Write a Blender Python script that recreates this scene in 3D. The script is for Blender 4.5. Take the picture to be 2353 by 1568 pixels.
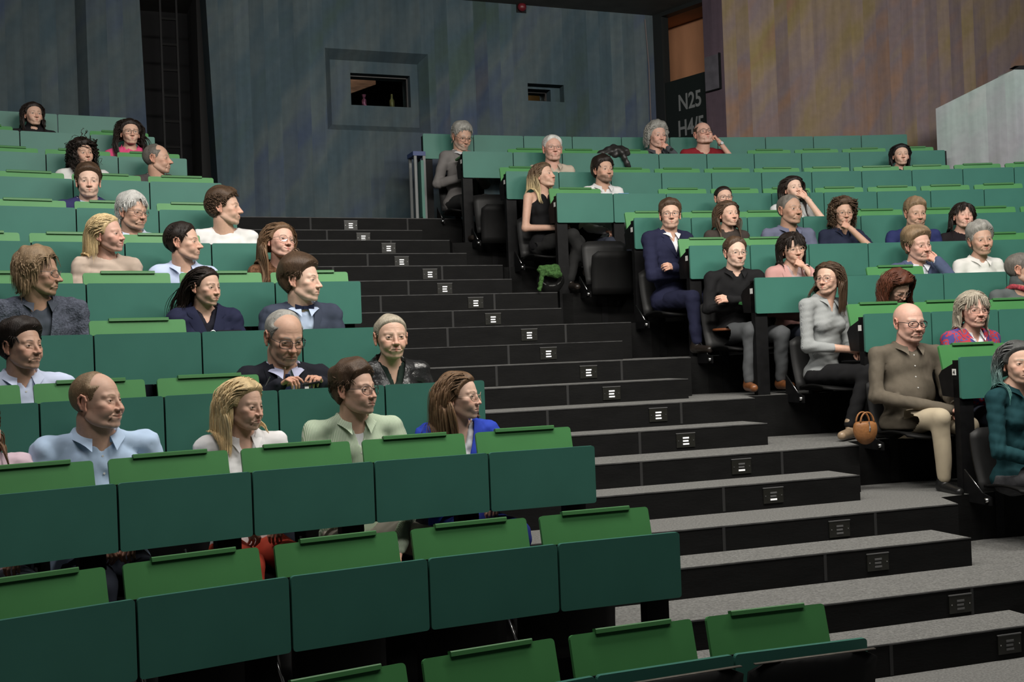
import bpy, math, random, time
import numpy as np
from mathutils import Matrix, Vector
T0=time.time()
for o in list(bpy.data.objects): bpy.data.objects.remove(o)
scene=bpy.context.scene
COL=scene.collection
# ------------------------------------------------------------------ camera
RN=np.array([[0.99928,0,0.037986],[0.00034243,0.9999594,-0.009008],[-0.0379847,0.0090146,0.9992377]])
F=2669.97; ZC=1.58895; W,H=2353,1568
cd=bpy.data.cameras.new('camera'); cam=bpy.data.objects.new('camera',cd); COL.objects.link(cam)
cd.sensor_width=36; cd.lens=F/W*36; cd.clip_end=100
right=RN[:,0]; fwd=RN[:,1]; up=RN[:,2]
M=Matrix(((right[0],up[0],-fwd[0],0),(right[1],up[1],-fwd[1],0),(right[2],up[2],-fwd[2],ZC),(0,0,0,1)))
cam.matrix_world=M; scene.camera=cam
# ------------------------------------------------------------------ world, lights, exposure
w=bpy.data.worlds.new('world'); scene.world=w; w.use_nodes=True
bg=w.node_tree.nodes['Background']; bg.inputs[0].default_value=(.85,.92,1,1); bg.inputs[1].default_value=.035
scene.view_settings.view_transform='Standard'; scene.view_settings.look='None'
scene.view_settings.exposure=0; scene.view_settings.gamma=1; scene.view_settings.use_curve_mapping=False
def area(name,loc,target,sx,sy,power,col=(1,.96,.9),spread=180):
    l=bpy.data.lights.new(name,'AREA'); l.shape='RECTANGLE'; l.size=sx; l.size_y=sy; l.energy=power; l.color=col
    l.spread=math.radians(spread)
    o=bpy.data.objects.new(name,l); COL.objects.link(o); o.location=loc
    d=Vector(target)-Vector(loc); o.rotation_euler=d.to_track_quat('-Z','Y').to_euler(); return o
area('ceiling_and_fill_light',(1.0,5.0,5.5),(.8,9.5,2.0),3.4,.5,330,(1,.955,.88))
area('ceiling_and_fill_light',(-3.0,5.0,5.5),(-2.5,8.5,2.0),2.2,.5,95,(1,.965,.92))
area('ceiling_and_fill_light',(4.2,5.6,5.5),(3.4,9.0,1.6),2.0,.5,170,(1,.95,.88))
area('ceiling_and_fill_light',(.5,2.0,5.45),(.2,7.0,1.4),3.6,.8,105,(1,.965,.92))  # weak front fill added to brighten the faces, not a fitting
area('ceiling_and_fill_light',(5.6,9.6,5.5),(5.3,12.4,3.6),1.2,.5,55,(.97,.98,1))
# ------------------------------------------------------------------ helpers
def ray(x,y): return RN@np.array([(x-W/2)/F,1,-(y-H/2)/F])
def atz(x,y,z): d=ray(x,y); return d*(z-ZC)/d[2]+np.array([0,0,ZC])
def aty(x,y,Y): d=ray(x,y); return d*Y/d[1]+np.array([0,0,ZC])
def onplane(x,y,P,n):
    d=ray(x,y); P=np.array(P,float)-np.array([0,0,ZC]); n=np.array(n,float)
    return d*(P@n)/(d@n)+np.array([0,0,ZC])
def mat(name,col,rough=.6,noise=0,nscale=8,metal=0,bump=0,bscale=60,spec=.5,coat=0,stretch=(1,1,1)):
    m=bpy.data.materials.new(name); m.use_nodes=True; nt=m.node_tree; b=nt.nodes['Principled BSDF']
    b.inputs['Base Color'].default_value=(*col,1); b.inputs['Roughness'].default_value=rough; b.inputs['Metallic'].default_value=metal
    b.inputs['Specular IOR Level'].default_value=spec; b.inputs['Coat Weight'].default_value=coat
    tc=nt.nodes.new('ShaderNodeTexCoord'); mp=nt.nodes.new('ShaderNodeMapping'); mp.inputs['Scale'].default_value=stretch
    nt.links.new(tc.outputs['Object'],mp.inputs[0])
    if noise:
        n=nt.nodes.new('ShaderNodeTexNoise'); n.inputs['Scale'].default_value=nscale; n.inputs['Detail'].default_value=5
        r=nt.nodes.new('ShaderNodeMapRange'); r.inputs[1].default_value=.3; r.inputs[2].default_value=.7; r.inputs[3].default_value=1-noise; r.inputs[4].default_value=1+noise
        mx=nt.nodes.new('ShaderNodeVectorMath'); mx.operation='SCALE'; mx.inputs[0].default_value=col
        nt.links.new(mp.outputs[0],n.inputs[0]); nt.links.new(n.outputs[0],r.inputs[0]); nt.links.new(r.outputs[0],mx.inputs['Scale']); nt.links.new(mx.outputs[0],b.inputs['Base Color'])
    if bump:
        n2=nt.nodes.new('ShaderNodeTexNoise'); n2.inputs['Scale'].default_value=bscale; n2.inputs['Detail'].default_value=3
        bp=nt.nodes.new('ShaderNodeBump'); bp.inputs['Strength'].default_value=bump; bp.inputs['Distance'].default_value=.01
        nt.links.new(mp.outputs[0],n2.inputs[0]); nt.links.new(n2.outputs[0],bp.inputs['Height']); nt.links.new(bp.outputs[0],b.inputs['Normal'])
    return m
class MB:
    def __init__(s): s.v=[];s.f=[]
    def add(s,vs,fs):
        o=len(s.v); s.v+= [tuple(map(float,v)) for v in vs]; s.f+=[tuple(i+o for i in f) for f in fs]; return s
    def box(s,x0,x1,y0,y1,z0,z1,fn=None):
        vs=[(x,y,z) for x in (x0,x1) for y in (y0,y1) for z in (z0,z1)]
        if fn: vs=[fn(v) for v in vs]
        return s.add(vs,[(0,1,3,2),(4,6,7,5),(0,4,5,1),(2,3,7,6),(0,2,6,4),(1,5,7,3)])
    def prism(s,pts,d,ax=(0,0,1),fn=None):
        """pts: 3D polygon; extruded by vector d"""
        n=len(pts); a=[tuple(p) for p in pts]; b=[tuple(np.array(p)+np.array(d)) for p in pts]
        vs=a+b
        if fn: vs=[fn(v) for v in vs]
        return s.add(vs,[tuple(range(n))[::-1],tuple(range(n,2*n))]+[(i,(i+1)%n,n+(i+1)%n,n+i) for i in range(n)])
    def tube(s,pts,r,n=8,cap=True):
        pts=[np.array(p,float) for p in pts]; o=[]
        rr=r if isinstance(r,(list,tuple)) else [r]*len(pts)
        for i,p in enumerate(pts):
            t=pts[min(i+1,len(pts)-1)]-pts[max(i-1,0)]; t/=np.linalg.norm(t)+1e-9
            a=np.cross(t,(0,0,1)); 
            if np.linalg.norm(a)<.1: a=np.cross(t,(0,1,0))
            a/=np.linalg.norm(a); b=np.cross(t,a)
            o+=[p+rr[i]*(a*math.cos(2*math.pi*j/n)+b*math.sin(2*math.pi*j/n)) for j in range(n)]
        fs=[(i*n+j,i*n+(j+1)%n,(i+1)*n+(j+1)%n,(i+1)*n+j) for i in range(len(pts)-1) for j in range(n)]
        if cap: fs+=[tuple(range(n))[::-1],tuple(range((len(pts)-1)*n,len(pts)*n))]
        return s.add(o,fs)
    def mesh(s,name,m,smooth=False,bevel=0):
        me=bpy.data.meshes.new(name); me.from_pydata(s.v,[],s.f); me.validate()
        if m: me.materials.append(m)
        if smooth: me.polygons.foreach_set('use_smooth',[True]*len(me.polygons))
        import bmesh
        bm=bmesh.new(); bm.from_mesh(me); bmesh.ops.recalc_face_normals(bm,faces=bm.faces)
        if bevel: bmesh.ops.bevel(bm,geom=[e for e in bm.edges],offset=bevel,segments=2,affect='EDGES')
        bm.to_mesh(me); bm.free(); return me
    def obj(s,name,m,parent=None,smooth=False,bevel=0):
        return link(name,s.mesh(name,m,smooth,bevel),parent)
def link(name,me,parent=None):
    o=bpy.data.objects.new(name,me); COL.objects.link(o)
    if parent: o.parent=parent
    return o
def tag(o,label,cat,group=None,kind=None):
    if label: o['label']=label
    if cat: o['category']=cat
    if group: o['group']=group
    if kind: o['kind']=kind
    return o
def empty(name,loc=(0,0,0),rz=0,label=None,cat=None,group=None):
    o=bpy.data.objects.new(name,None); COL.objects.link(o); o.location=loc; o.rotation_euler=(0,0,rz); o.empty_display_size=.1
    return tag(o,label,cat,group)
def struct(name,mb,m,**k):
    o=mb.obj(name,m,**k); o['kind']='structure'; return o
def rrect(x0,x1,z0,z1,r,n=4,cor='tlbr'):
    """rounded rectangle outline in xz"""
    p=[]
    for cx,cz,a0 in ((x1-r,z1-r,0),(x0+r,z1-r,90),(x0+r,z0+r,180),(x1-r,z0+r,270)):
        for i in range(n+1):
            a=math.radians(a0+90*i/n); p.append((cx+r*math.cos(a),cz+r*math.sin(a)))
    return p
# ------------------------------------------------------------------ row geometry (arcs in plan)
ROWS={
 'LA':dict(k=0,cen=(2.8483, -2.1421),R=7.2301,a=[-0.82685, -0.75282, -0.67879, -0.60477, -0.53132, -0.45772, -0.38308, -0.30866]),
 'LB':dict(k=1,cen=(2.7505, -2.0152),R=7.8018,a=[-0.78811, -0.71991, -0.65171, -0.58352, -0.51481, -0.44644, -0.37786, -0.31073]),
 'LC':dict(k=2,cen=(2.6527, -1.8883),R=8.3735,a=[-0.7897, -0.72565, -0.6616, -0.59755, -0.53325, -0.46918, -0.40494, -0.34135]),
 'LD':dict(k=3,cen=(2.5549, -1.7614),R=8.9451,a=[-0.79249, -0.73163, -0.67076, -0.6099, -0.54904, -0.48811, -0.42731, -0.36644]),
 'LE':dict(k=4,cen=(2.4571, -1.6345),R=9.5168,a=[-0.76218, -0.70529, -0.6484, -0.5915, -0.53461, -0.47745, -0.42044, -0.36393]),
 'LF':dict(k=5,cen=(2.3593, -1.5076),R=10.0885,a=[-0.76782, -0.71338, -0.65893, -0.60448, -0.55004, -0.49517, -0.44115, -0.3867]),
 'LG':dict(k=6,cen=(2.2615, -1.3807),R=10.6601,a=[-0.76787, -0.71627, -0.66468, -0.61309, -0.5615, -0.50991, -0.45831, -0.40672]),
 'LH':dict(k=7,cen=(2.1636, -1.2538),R=11.2318,a=[-0.7435, -0.6946, -0.6457, -0.5968, -0.5479, -0.499, -0.44997, -0.40121]),
 'LI':dict(k=8,cen=(2.0658, -1.1269),R=11.8035,a=[-0.73783, -0.6912, -0.64457, -0.59794, -0.55131, -0.50468, -0.4581, -0.41142]),
 'LZ':dict(k=-1,cen=(2.9461, -2.269),R=6.6585,a=[-0.81762, -0.73814, -0.65867, -0.57919, -0.49971, -0.42023, -0.34114, -0.26127]),
 'RK':dict(k=10,cen=(5.8751, -6.0691),R=19.507,a=[-0.35273, -0.32387, -0.29492, -0.26626, -0.23694, -0.20779, -0.17865, -0.14951, -0.12023, -0.09098, -0.06292, -0.03398, -0.00504]),
 'RJ':dict(k=9,cen=(5.9729, -6.196),R=18.9354,a=[-0.34497, -0.31648, -0.28843, -0.26071, -0.2321, -0.20374, -0.17546, -0.14706, -0.11836, -0.08979, -0.06122, -0.03287, -0.00451]),
 'RI':dict(k=8,cen=(6.0707, -6.3229),R=18.3637,a=[-0.33706, -0.30775, -0.27837, -0.24953, -0.22064, -0.1915, -0.16221, -0.13285, -0.10352, -0.07383, -0.04411, -0.01481, 0.01448]),
 'RH':dict(k=7,cen=(6.1685, -6.4498),R=17.7921,a=[-0.32768, -0.29665, -0.26723, -0.2375, -0.20778, -0.17795, -0.14754, -0.11688, -0.08636, -0.05613, -0.0259, 0.00433, 0.03455]),
 'RG':dict(k=6,cen=(6.2663, -6.5766),R=17.2204,a=[-0.30674, -0.27579, -0.24507, -0.21427, -0.18215, -0.15003, -0.11791, -0.08676, -0.05562, -0.02447, 0.00668, 0.03782, 0.06897]),
 'RF':dict(k=5,cen=(6.3641, -6.7035),R=16.6487,a=[-0.30116, -0.26902, -0.23759, -0.20562, -0.17378, -0.14193, -0.11009, -0.07824, -0.0464, -0.01455, 0.01729, 0.04914, 0.08098]),
 'RE':dict(k=4,cen=(6.4619, -6.8304),R=16.0771,a=[-0.29436, -0.26164, -0.22891, -0.19594, -0.16265, -0.12966, -0.09667, -0.06367, -0.03068, 0.00231, 0.03531, 0.0683, 0.1013]),
 'RD':dict(k=3,cen=(6.5597, -6.9573),R=15.5054,a=[-0.27042, -0.23634, -0.2022, -0.16809, -0.13398, -0.09987, -0.06576, -0.03165, 0.00246, 0.03657, 0.07068, 0.10479, 0.1389]),
 'RC':dict(k=2,cen=(6.6576, -7.0842),R=14.9337,a=[-0.26024, -0.22408, -0.18792, -0.15176, -0.1156, -0.07944, -0.04328, -0.00712, 0.02904, 0.0652, 0.10136, 0.13752, 0.17368]),
}

ORD='ZABCDEFGHIJK'
if 0:
    pass
ROWS['LJ']=dict(k=9,cen=(1.9680,-1.0),R=12.3751,a=None)
ROWS['LK']=dict(k=10,cen=(1.8702,-.8731),R=12.9468,a=None)
ROWS['RB']=dict(k=1,cen=(2*ROWS['RC']['cen'][0]-ROWS['RD']['cen'][0],2*ROWS['RC']['cen'][1]-ROWS['RD']['cen'][1]),R=2*ROWS['RC']['R']-ROWS['RD']['R'],a=None)
def hit(px,py,key,dr=0):
    r=ROWS[key]; c=np.array(r['cen']); R=r['R']+dr; d=ray(px,py)[:2]; d=d/np.linalg.norm(d)
    b=d@c; return d*(b+math.sqrt(b*b-(c@c-R*R)))
def seams_px(key,pxs,py):
    r=ROWS[key]; c=r['cen']; out=[]
    for x in pxs:
        q=hit(x,py,key); out.append(math.atan2(q[0]-c[0],q[1]-c[1]))
    return out
# seams seen in the photograph that the survey left out
ROWS['LJ']['a']=seams_px('LJ',[-120,45,207,356],310)
ROWS['LK']['a']=seams_px('LK',[-170,-15,132,292],268)
ROWS['RB']['a']=[ROWS['RC']['a'][0]+.012+i*.0355 for i in range(4)]
def rowz(k): return .828+.309*k
def floorz(k): return .30*k
def rpt(key,a,dr=0):
    r=ROWS[key]; return np.array([r['cen'][0]+(r['R']+dr)*math.sin(a),r['cen'][1]+(r['R']+dr)*math.cos(a)])

def pj_(P):
    d=(np.array(P)-np.array([0,0,ZC]))@RN; return (W/2+F*d[0]/d[1],H/2-F*d[2]/d[1])
# ------------------------------------------------------------------ materials
def mural(name,pal,purple=None,bright=1.0,seed=0):
    m=bpy.data.materials.new(name); m.use_nodes=True; nt=m.node_tree; N=nt.nodes; Lk=nt.links; b=N['Principled BSDF']
    b.inputs['Roughness'].default_value=.85; b.inputs['Specular IOR Level'].default_value=.2
    tc=N.new('ShaderNodeTexCoord'); sp=N.new('ShaderNodeSeparateXYZ'); Lk.new(tc.outputs['Object'],sp.inputs[0])
    def mth(op,a,bb=None):
        n=N.new('ShaderNodeMath'); n.operation=op
        for i,v in enumerate((a,bb)):
            if v is None: continue
            if isinstance(v,(int,float)): n.inputs[i].default_value=v
            else: Lk.new(v,n.inputs[i])
        return n.outputs[0]
    # boards: 0.14 m wide, each with its own tone
    bd=mth('FLOOR',mth('DIVIDE',sp.outputs[0],.16)); wn=N.new('ShaderNodeTexWhiteNoise'); wn.noise_dimensions='1D'; Lk.new(bd,wn.inputs['W'])
    # diagonal brushed patches
    cb=N.new('ShaderNodeCombineXYZ')
    Lk.new(mth('ADD',mth('MULTIPLY',sp.outputs[0],.75),mth('MULTIPLY',sp.outputs[2],-.35)),cb.inputs[0])
    Lk.new(mth('ADD',mth('MULTIPLY',sp.outputs[2],.55),mth('ADD',mth('MULTIPLY',sp.outputs[0],-.35),mth('MULTIPLY',wn.outputs['Value'],.35))),cb.inputs[1]); cb.inputs[2].default_value=seed
    n1=N.new('ShaderNodeTexNoise'); n1.inputs['Scale'].default_value=1.25; n1.inputs['Detail'].default_value=3; n1.inputs['Roughness'].default_value=.55; Lk.new(cb.outputs[0],n1.inputs[0])
    cr=N.new('ShaderNodeValToRGB'); e=cr.color_ramp.elements; e[0].position=.28; e[0].color=(*pal[0],1); e[1].position=.74; e[1].color=(*pal[-1],1)
    for i,c in enumerate(pal[1:-1]):
        x=e.new(.28+.46*(i+1)/(len(pal)-1)); x.color=(*c,1)
    Lk.new(n1.outputs[0],cr.inputs[0]); col=cr.outputs[0]
    if purple:
        mr=N.new('ShaderNodeMapRange'); mr.inputs[1].default_value=purple[0]; mr.inputs[2].default_value=purple[1]; mr.clamp=True; Lk.new(sp.outputs[0],mr.inputs[0])
        mx=N.new('ShaderNodeMix'); mx.data_type='RGBA'; mx.inputs[7].default_value=(*purple[2],1); Lk.new(col,mx.inputs[6]); Lk.new(mth('MULTIPLY',mr.outputs[0],.8),mx.inputs[0]); col=mx.outputs[2]
    # vertical streaks
    mp=N.new('ShaderNodeMapping'); mp.inputs['Scale'].default_value=(9,1,.5); Lk.new(tc.outputs['Object'],mp.inputs[0])
    n2=N.new('ShaderNodeTexNoise'); n2.inputs['Scale'].default_value=1.5; n2.inputs['Detail'].default_value=6; Lk.new(mp.outputs[0],n2.inputs[0])
    n3=N.new('ShaderNodeTexNoise'); n3.inputs['Scale'].default_value=14; n3.inputs['Detail'].default_value=4; Lk.new(tc.outputs['Object'],n3.inputs[0])
    k=mth('MULTIPLY',mth('ADD',.7,mth('MULTIPLY',n2.outputs[0],.6)),mth('ADD',.88,mth('MULTIPLY',wn.outputs['Value'],.24)))
    k=mth('MULTIPLY',k,mth('ADD',.85,mth('MULTIPLY',n3.outputs[0],.3))); k=mth('MULTIPLY',k,bright)
    sc=N.new('ShaderNodeVectorMath'); sc.operation='SCALE'; Lk.new(col,sc.inputs[0]); Lk.new(k,sc.inputs['Scale']); Lk.new(sc.outputs[0],b.inputs['Base Color'])
    bp=N.new('ShaderNodeBump'); bp.inputs['Strength'].default_value=.25; bp.inputs['Distance'].default_value=.01; Lk.new(n2.outputs[0],bp.inputs['Height']); Lk.new(bp.outputs[0],b.inputs['Normal'])
    return m
M_blue=mural('blue_painted_concrete',[(.050,.080,.072),(.052,.082,.100),(.080,.105,.112),(.052,.074,.118),(.090,.096,.105)],(2.6,5.0,(.055,.044,.072)),.92,3)
M_orange=mural('orange_painted_concrete',[(.18,.18,.19),(.25,.19,.165),(.30,.185,.13),(.23,.18,.185),(.28,.21,.15),(.26,.20,.09),(.28,.16,.12)],None,.70,7)
M_grey=mural('grey_concrete',[(.25,.28,.25),(.33,.33,.35),(.30,.36,.34),(.38,.37,.37)],None,1.0,11)
M_dark=mat('black_void',(.006,.006,.007),.9)
M_black=mat('black_steel',(.005,.005,.0055),.6,.3,20,spec=.2)
M_riser=mat('black_riser_board',(.0055,.0055,.0055),.7,.25,5,bump=.1,bscale=30,stretch=(1,1,3),spec=.15)
M_nose=mat('worn_step_nose',(.05,.05,.05),.6,.5,12)  # paler grey paints a highlight along the step edges
M_joint=mat('riser_joint',(.017,.017,.017),.7)
M_tread=mat('speckled_tread',(.15,.15,.143),.75,.38,90,bump=.2,bscale=200)
M_teal=mat('teal_panel',(.047,.165,.128),.45,.10,2.2,spec=.3)
M_green=mat('green_tablet',(.065,.235,.075),.45,.08,3,spec=.3)
M_lip=mat('green_tablet_lip',(.05,.17,.055),.4,spec=.3)
M_edge=mat('worn_wood_edge',(.45,.33,.18),.7,.3,30)
M_ply=mat('black_plywood',(.006,.006,.006),.6,.2,6,spec=.18)
M_plyg=mat('glossy_black_plywood',(.012,.012,.012),.5,.25,5,spec=.3)
M_plye=mat('plywood_edge',(.09,.08,.065),.6,.3,30)
M_chrome=mat('chrome',(.7,.7,.7),.25,metal=1)
M_white=mat('white_label',(.75,.75,.72),.7)
M_ink=mat('black_ink',(.02,.02,.02),.6)
M_glow=bpy.data.materials.new('step_lamp'); M_glow.use_nodes=True
_b=M_glow.node_tree.nodes['Principled BSDF']; _b.inputs['Emission Color'].default_value=(1,1,1,1); _b.inputs['Emission Strength'].default_value=.4
M_slot=mat('grey_slot',(.12,.12,.12),.4)
# ------------------------------------------------------------------ walls
WA=math.atan2(.4,1)
class Frame:
    def __init__(s,P,ang): s.P=np.array([P[0],P[1],0.]); s.a=ang; s.u=np.array([math.cos(ang),math.sin(ang),0]); s.n=np.array([-math.sin(ang),math.cos(ang),0])
    def uv(s,px,py,d=0):
        q=onplane(px,py,s.P+s.n*d,s.n)-s.P; return float(q@s.u),float(q[2])
    def put(s,o): o.location=s.P; o.rotation_euler=(0,0,s.a); return o
FM=Frame((-.9,13.1),WA)
ZT=5.64
uR=FM.uv(1500,60)[0]
ob=[FM.uv(750,110),FM.uv(985,125),FM.uv(750,300),FM.uv(988,303)]
wi=[FM.uv(805,167,.15),FM.uv(943,175,.15),FM.uv(807,240,.15),FM.uv(943,248,.15)]
sm=[FM.uv(1213,192),FM.uv(1296,195),FM.uv(1213,230),FM.uv(1296,236)]
def rect(q): return (q[0][0]+q[2][0])/2,(q[1][0]+q[3][0])/2,(q[2][1]+q[3][1])/2,(q[0][1]+q[1][1])/2
R1=rect(ob);R2=rect(wi);R3=rect(sm)
uS0=FM.uv(332,200)[0]; uS1=FM.uv(487,200)[0]
top=FM.uv(475,0)[0]; uL=FM.uv(475,0); uLb=FM.uv(502,419)
mb=MB(); D=.45
# wall pieces around the recess (leaning slot edge on its near end)
us=[R1[0],R1[1],R3[0],R3[1],uR+.02]
mb.prism([(uLb[0]+.02,0,2.6),(R1[0],0,2.6),(R1[0],0,ZT+.1),(uL[0]-.02,0,ZT+.1)],(0,D,0))
mb.box(R1[0],R1[1],0,D,2.6,R1[2]); mb.box(R1[0],R1[1],0,D,R1[3],ZT+.1)
mb.box(R1[1],R3[0],0,D,2.6,ZT+.1)
mb.box(R3[0],R3[1],0,D,2.6,R3[2]); mb.box(R3[0],R3[1],0,D,R3[3],ZT+.1)
mb.box(R3[1],us[4],0,D,2.6,ZT+.1)
# recess ring, its upper lip chamfered
for (a,b_,c_,d_) in ((R1[0],R2[0],R1[2],R1[3]),(R2[1],R1[1],R1[2],R1[3]),(R2[0],R2[1],R1[2],R2[2]),(R2[0],R2[1],R2[3],R1[3])):
    mb.box(a,b_,.15,D,c_,d_)
bv=.085; x0,x1,z0,z1=R1
for P4 in ([(x0,z0),(x0,z1),(x0+bv,z1-bv),(x0+bv,z0+bv)],[(x1,z1),(x1,z0),(x1-bv,z0+bv),(x1-bv,z1-bv)],[(x0,z1),(x1,z1),(x1-bv,z1-bv),(x0+bv,z1-bv)],[(x1,z0),(x0,z0),(x0+bv,z0+bv),(x1-bv,z0+bv)]):
    a_,b2_,c2_,d2_=P4
    mb.add([(a_[0],0,a_[1]),(b2_[0],0,b2_[1]),(c2_[0],.15,c2_[1]),(d2_[0],.15,d2_[1]),(a_[0],.2,a_[1]),(b2_[0],.2,b2_[1]),(c2_[0],.2,c2_[1]),(d2_[0],.2,d2_[1])],[(0,1,2,3),(4,7,6,5),(0,4,5,1),(1,5,6,2),(2,6,7,3),(3,7,4,0)])
rs=(R3[0],R3[1]-.12,R3[2]+.015,R3[3]-.035)
for (a,b_,c_,d_) in ((rs[1],R3[1],R3[2],R3[3]),(R3[0],rs[1],R3[2],rs[2]),(R3[0],rs[1],rs[3],R3[3])):
    mb.box(a,b_,.12,D,c_,d_)
FM.put(struct('wall_back',mb,M_blue))
def pane(name,r,y,m):
    mb=MB(); mb.box(r[0],r[1],y,y+.008,r[2],r[3]); return FM.put(struct(name,mb,m))
M_glass=mat('window_glass',(.9,.95,.95),.03); M_glass.node_tree.nodes['Principled BSDF'].inputs['Transmission Weight'].default_value=1
M_glass.node_tree.nodes['Principled BSDF'].inputs['IOR'].default_value=1.05
M_frame=mat('window_frame_black',(.02,.02,.02),.5)
for nm,r in (('window_1',R2),('window_2',rs)):
    fb=MB(); t=.018
    fb.box(r[0],r[1],.24,.28,r[3]-t,r[3]); fb.box(r[0],r[1],.24,.28,r[2],r[2]+t); fb.box(r[0],r[0]+t,.24,.28,r[2],r[3]); fb.box(r[1]-t,r[1],.24,.28,r[2],r[3])
    fo=FM.put(struct(nm,fb,M_frame))
    g=MB(); g.box(r[0],r[1],.258,.262,r[2],r[3]); go=g.obj('window_glass',M_glass,fo)
# control room behind the windows
mb=MB(); y0,y1=D,D+2.6; led=1
a,b_=R1[0]-1.2,R3[1]+.8
mb.box(a,b_,y1,y1+.1,2.6,ZT); mb.box(a,b_,y0,y1,2.5,2.6); mb.box(a,b_,y0,y1,ZT,ZT+.1); mb.box(a-.1,a,y0,y1,2.5,ZT); mb.box(b_,b_+.1,y0,y1,2.5,ZT)
FM.put(struct('wall_control_room',mb,mat('dark_room_paint',(.02,.02,.02),.9)))
mb=MB(); mb.box(R2[0]-.4,R2[1]+.4,D,D+.3,R2[2]-.12,R2[2]+.03); FM.put(struct('trim_3',mb,mat('dark_ledge',(.02,.02,.02),.7)))
mb=MB(); zt=R2[3]+.45
w2=R2[1]-R2[0]; h2=R2[3]-R2[2]; mb.prism([(R2[0]-.5,D+.3,R2[2]+.12*h2-.03),(R2[0]+.66*w2,D+.3,R2[3]+.03),(R2[0]+.66*w2,D+.3,R2[3]+.9),(R2[0]-.5,D+.3,R2[3]+.9)],(0,.05,0))
FM.put(struct('trim_1',mb,mat('sloped_timber_soffit',(.42,.24,.16),.7,.35,9,stretch=(1,1,6))))
mb=MB(); mb.box(R3[0]-.1,R3[1]+.5,D+.5,D+.55,R3[2]-.3,R3[3]+.3)
FM.put(struct('trim_2',mb,mat('ochre_board',(.22,.13,.04),.7,.2,9)))
def plight(loc,p,col=(1,.85,.7),r=.1):
    l=bpy.data.lights.new('hidden_lamp','POINT'); l.energy=p; l.color=col; l.shadow_soft_size=r
    o=bpy.data.objects.new('hidden_lamp',l); COL.objects.link(o); o.location=loc
def fm(u,y,z,Fr=None): Fr=Fr or FM; q=Fr.P+Fr.u*u+Fr.n*y; return (q[0],q[1],z)
plight(fm(R2[0]+.15,D+.06,R2[3]+.35),2.2); plight(fm(R3[0]+.1,D+.22,R3[3]+.12),1.6)  # unseen lamps added to light the soffit and the ochre board
# bottles on the window ledge
def bottle(px,py,h,r,col,lab,pump):
    u,z=FM.uv(px,py,.47); e=empty('bottle',fm(u,.49,R2[2]+.03),0,lab,'bottle','bottles on the control room window ledge')
    mb=MB(); mb.tube([(0,0,0),(0,0,h*.62),(0,0,h*.74),(0,0,h*.8)],[r,r,r*.45,r*.4],12); mb.obj('bottle_body',mat('bottle_plastic',tuple(c*.5 for c in col),.35),e,smooth=True)
    mb=MB(); mb.tube([(0,0,h*.8),(0,0,h)],[r*.45,r*.4] if not pump else [r*.5,r*.9],10); mb.obj('bottle_cap',mat('bottle_cap',tuple(c*.6 for c in col),.4),e)
bottle(838,240,.17,.028,(.55,.16,.30),'pink bottle standing behind the control room window',1)
bottle(902,240,.19,.028,(.35,.33,.10),'yellow bottle standing behind the control room window',0)
# walls beyond the slot
mb=MB(); a0=FM.uv(200,100)[0]; t1=FM.uv(321,0); t2=FM.uv(343,313)
mb.prism([(a0,0,2.6),(t2[0]+.01,0,2.6),(t1[0]-.01,0,ZT+.1),(a0,0,ZT+.1)],(0,.5,0))
FM.put(struct('wall_left',mb,M_blue))
mb=MB(); mb.box(-9,a0-.1,.16,.6,2.6,ZT+.1); mb.prism([(a0-.1,.16,2.6),(a0,0,2.6),(a0,.5,2.6),(a0-.1,.5,2.6)],(0,0,ZT-2.5))
FM.put(struct('wall_left_return',mb,M_blue))
mb=MB(); mb.box(a0,uLb[0]+.1,1.3,1.4,2.6,ZT); mb.box(t2[0]-.3,t2[0]-.25,.5,1.4,2.6,ZT); mb.box(uLb[0]+.25,uLb[0]+.3,.45,1.4,2.6,ZT)
FM.put(struct('wall_slot',mb,M_dark))
ld=empty('ladder_rack',fm((t1[0]+t2[0])/2+.22,.55,3.0),WA,'black ladder rack standing in the dark wall slot','ladder')
for x in (0,.17):
    mb=MB(); mb.box(x,x+.02,0,.04,0,2.6); mb.obj('rail',M_black,ld)
M_rung=mat('dark_grey_rung',(.008,.008,.008),.7,spec=.1)
for i in range(9):
    mb=MB(); mb.box(.02,.17,.005,.03,.1+i*.28,.125+i*.28); mb.obj('rung',M_rung,ld)
# corner with door, purple pier and orange wall
C0=FM.P+FM.u*uR
FD=Frame(C0[:2],math.atan2(-1.3,1))
dl=FD.uv(1521,100)[0]; dr=FD.uv(1617,100)[0]; pr=FD.uv(1662,100)[0]
dtop=(FD.uv(1519,41)[1]+FD.uv(1615,1)[1])/2; dmid=(FD.uv(1525,194)[1]+FD.uv(1620,160)[1])/2
FD.n=-FD.n if FD.n[1]<0 else FD.n
mb=MB(); mb.box(0,dl,0,.12,2.6,ZT); mb.box(dl,dr,0,.12,dtop,ZT)
FD.put(struct('door_1',mb,mat('black_door_frame',(.008,.01,.01),.6)))
mb=MB(); mb.box(dr,pr,0,.35,2.6,ZT)
FD.put(struct('wall_pier',mb,mural('purple_painted_concrete',[(.06,.045,.06),(.085,.06,.075),(.07,.055,.085)],None,1.1,5)))
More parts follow.
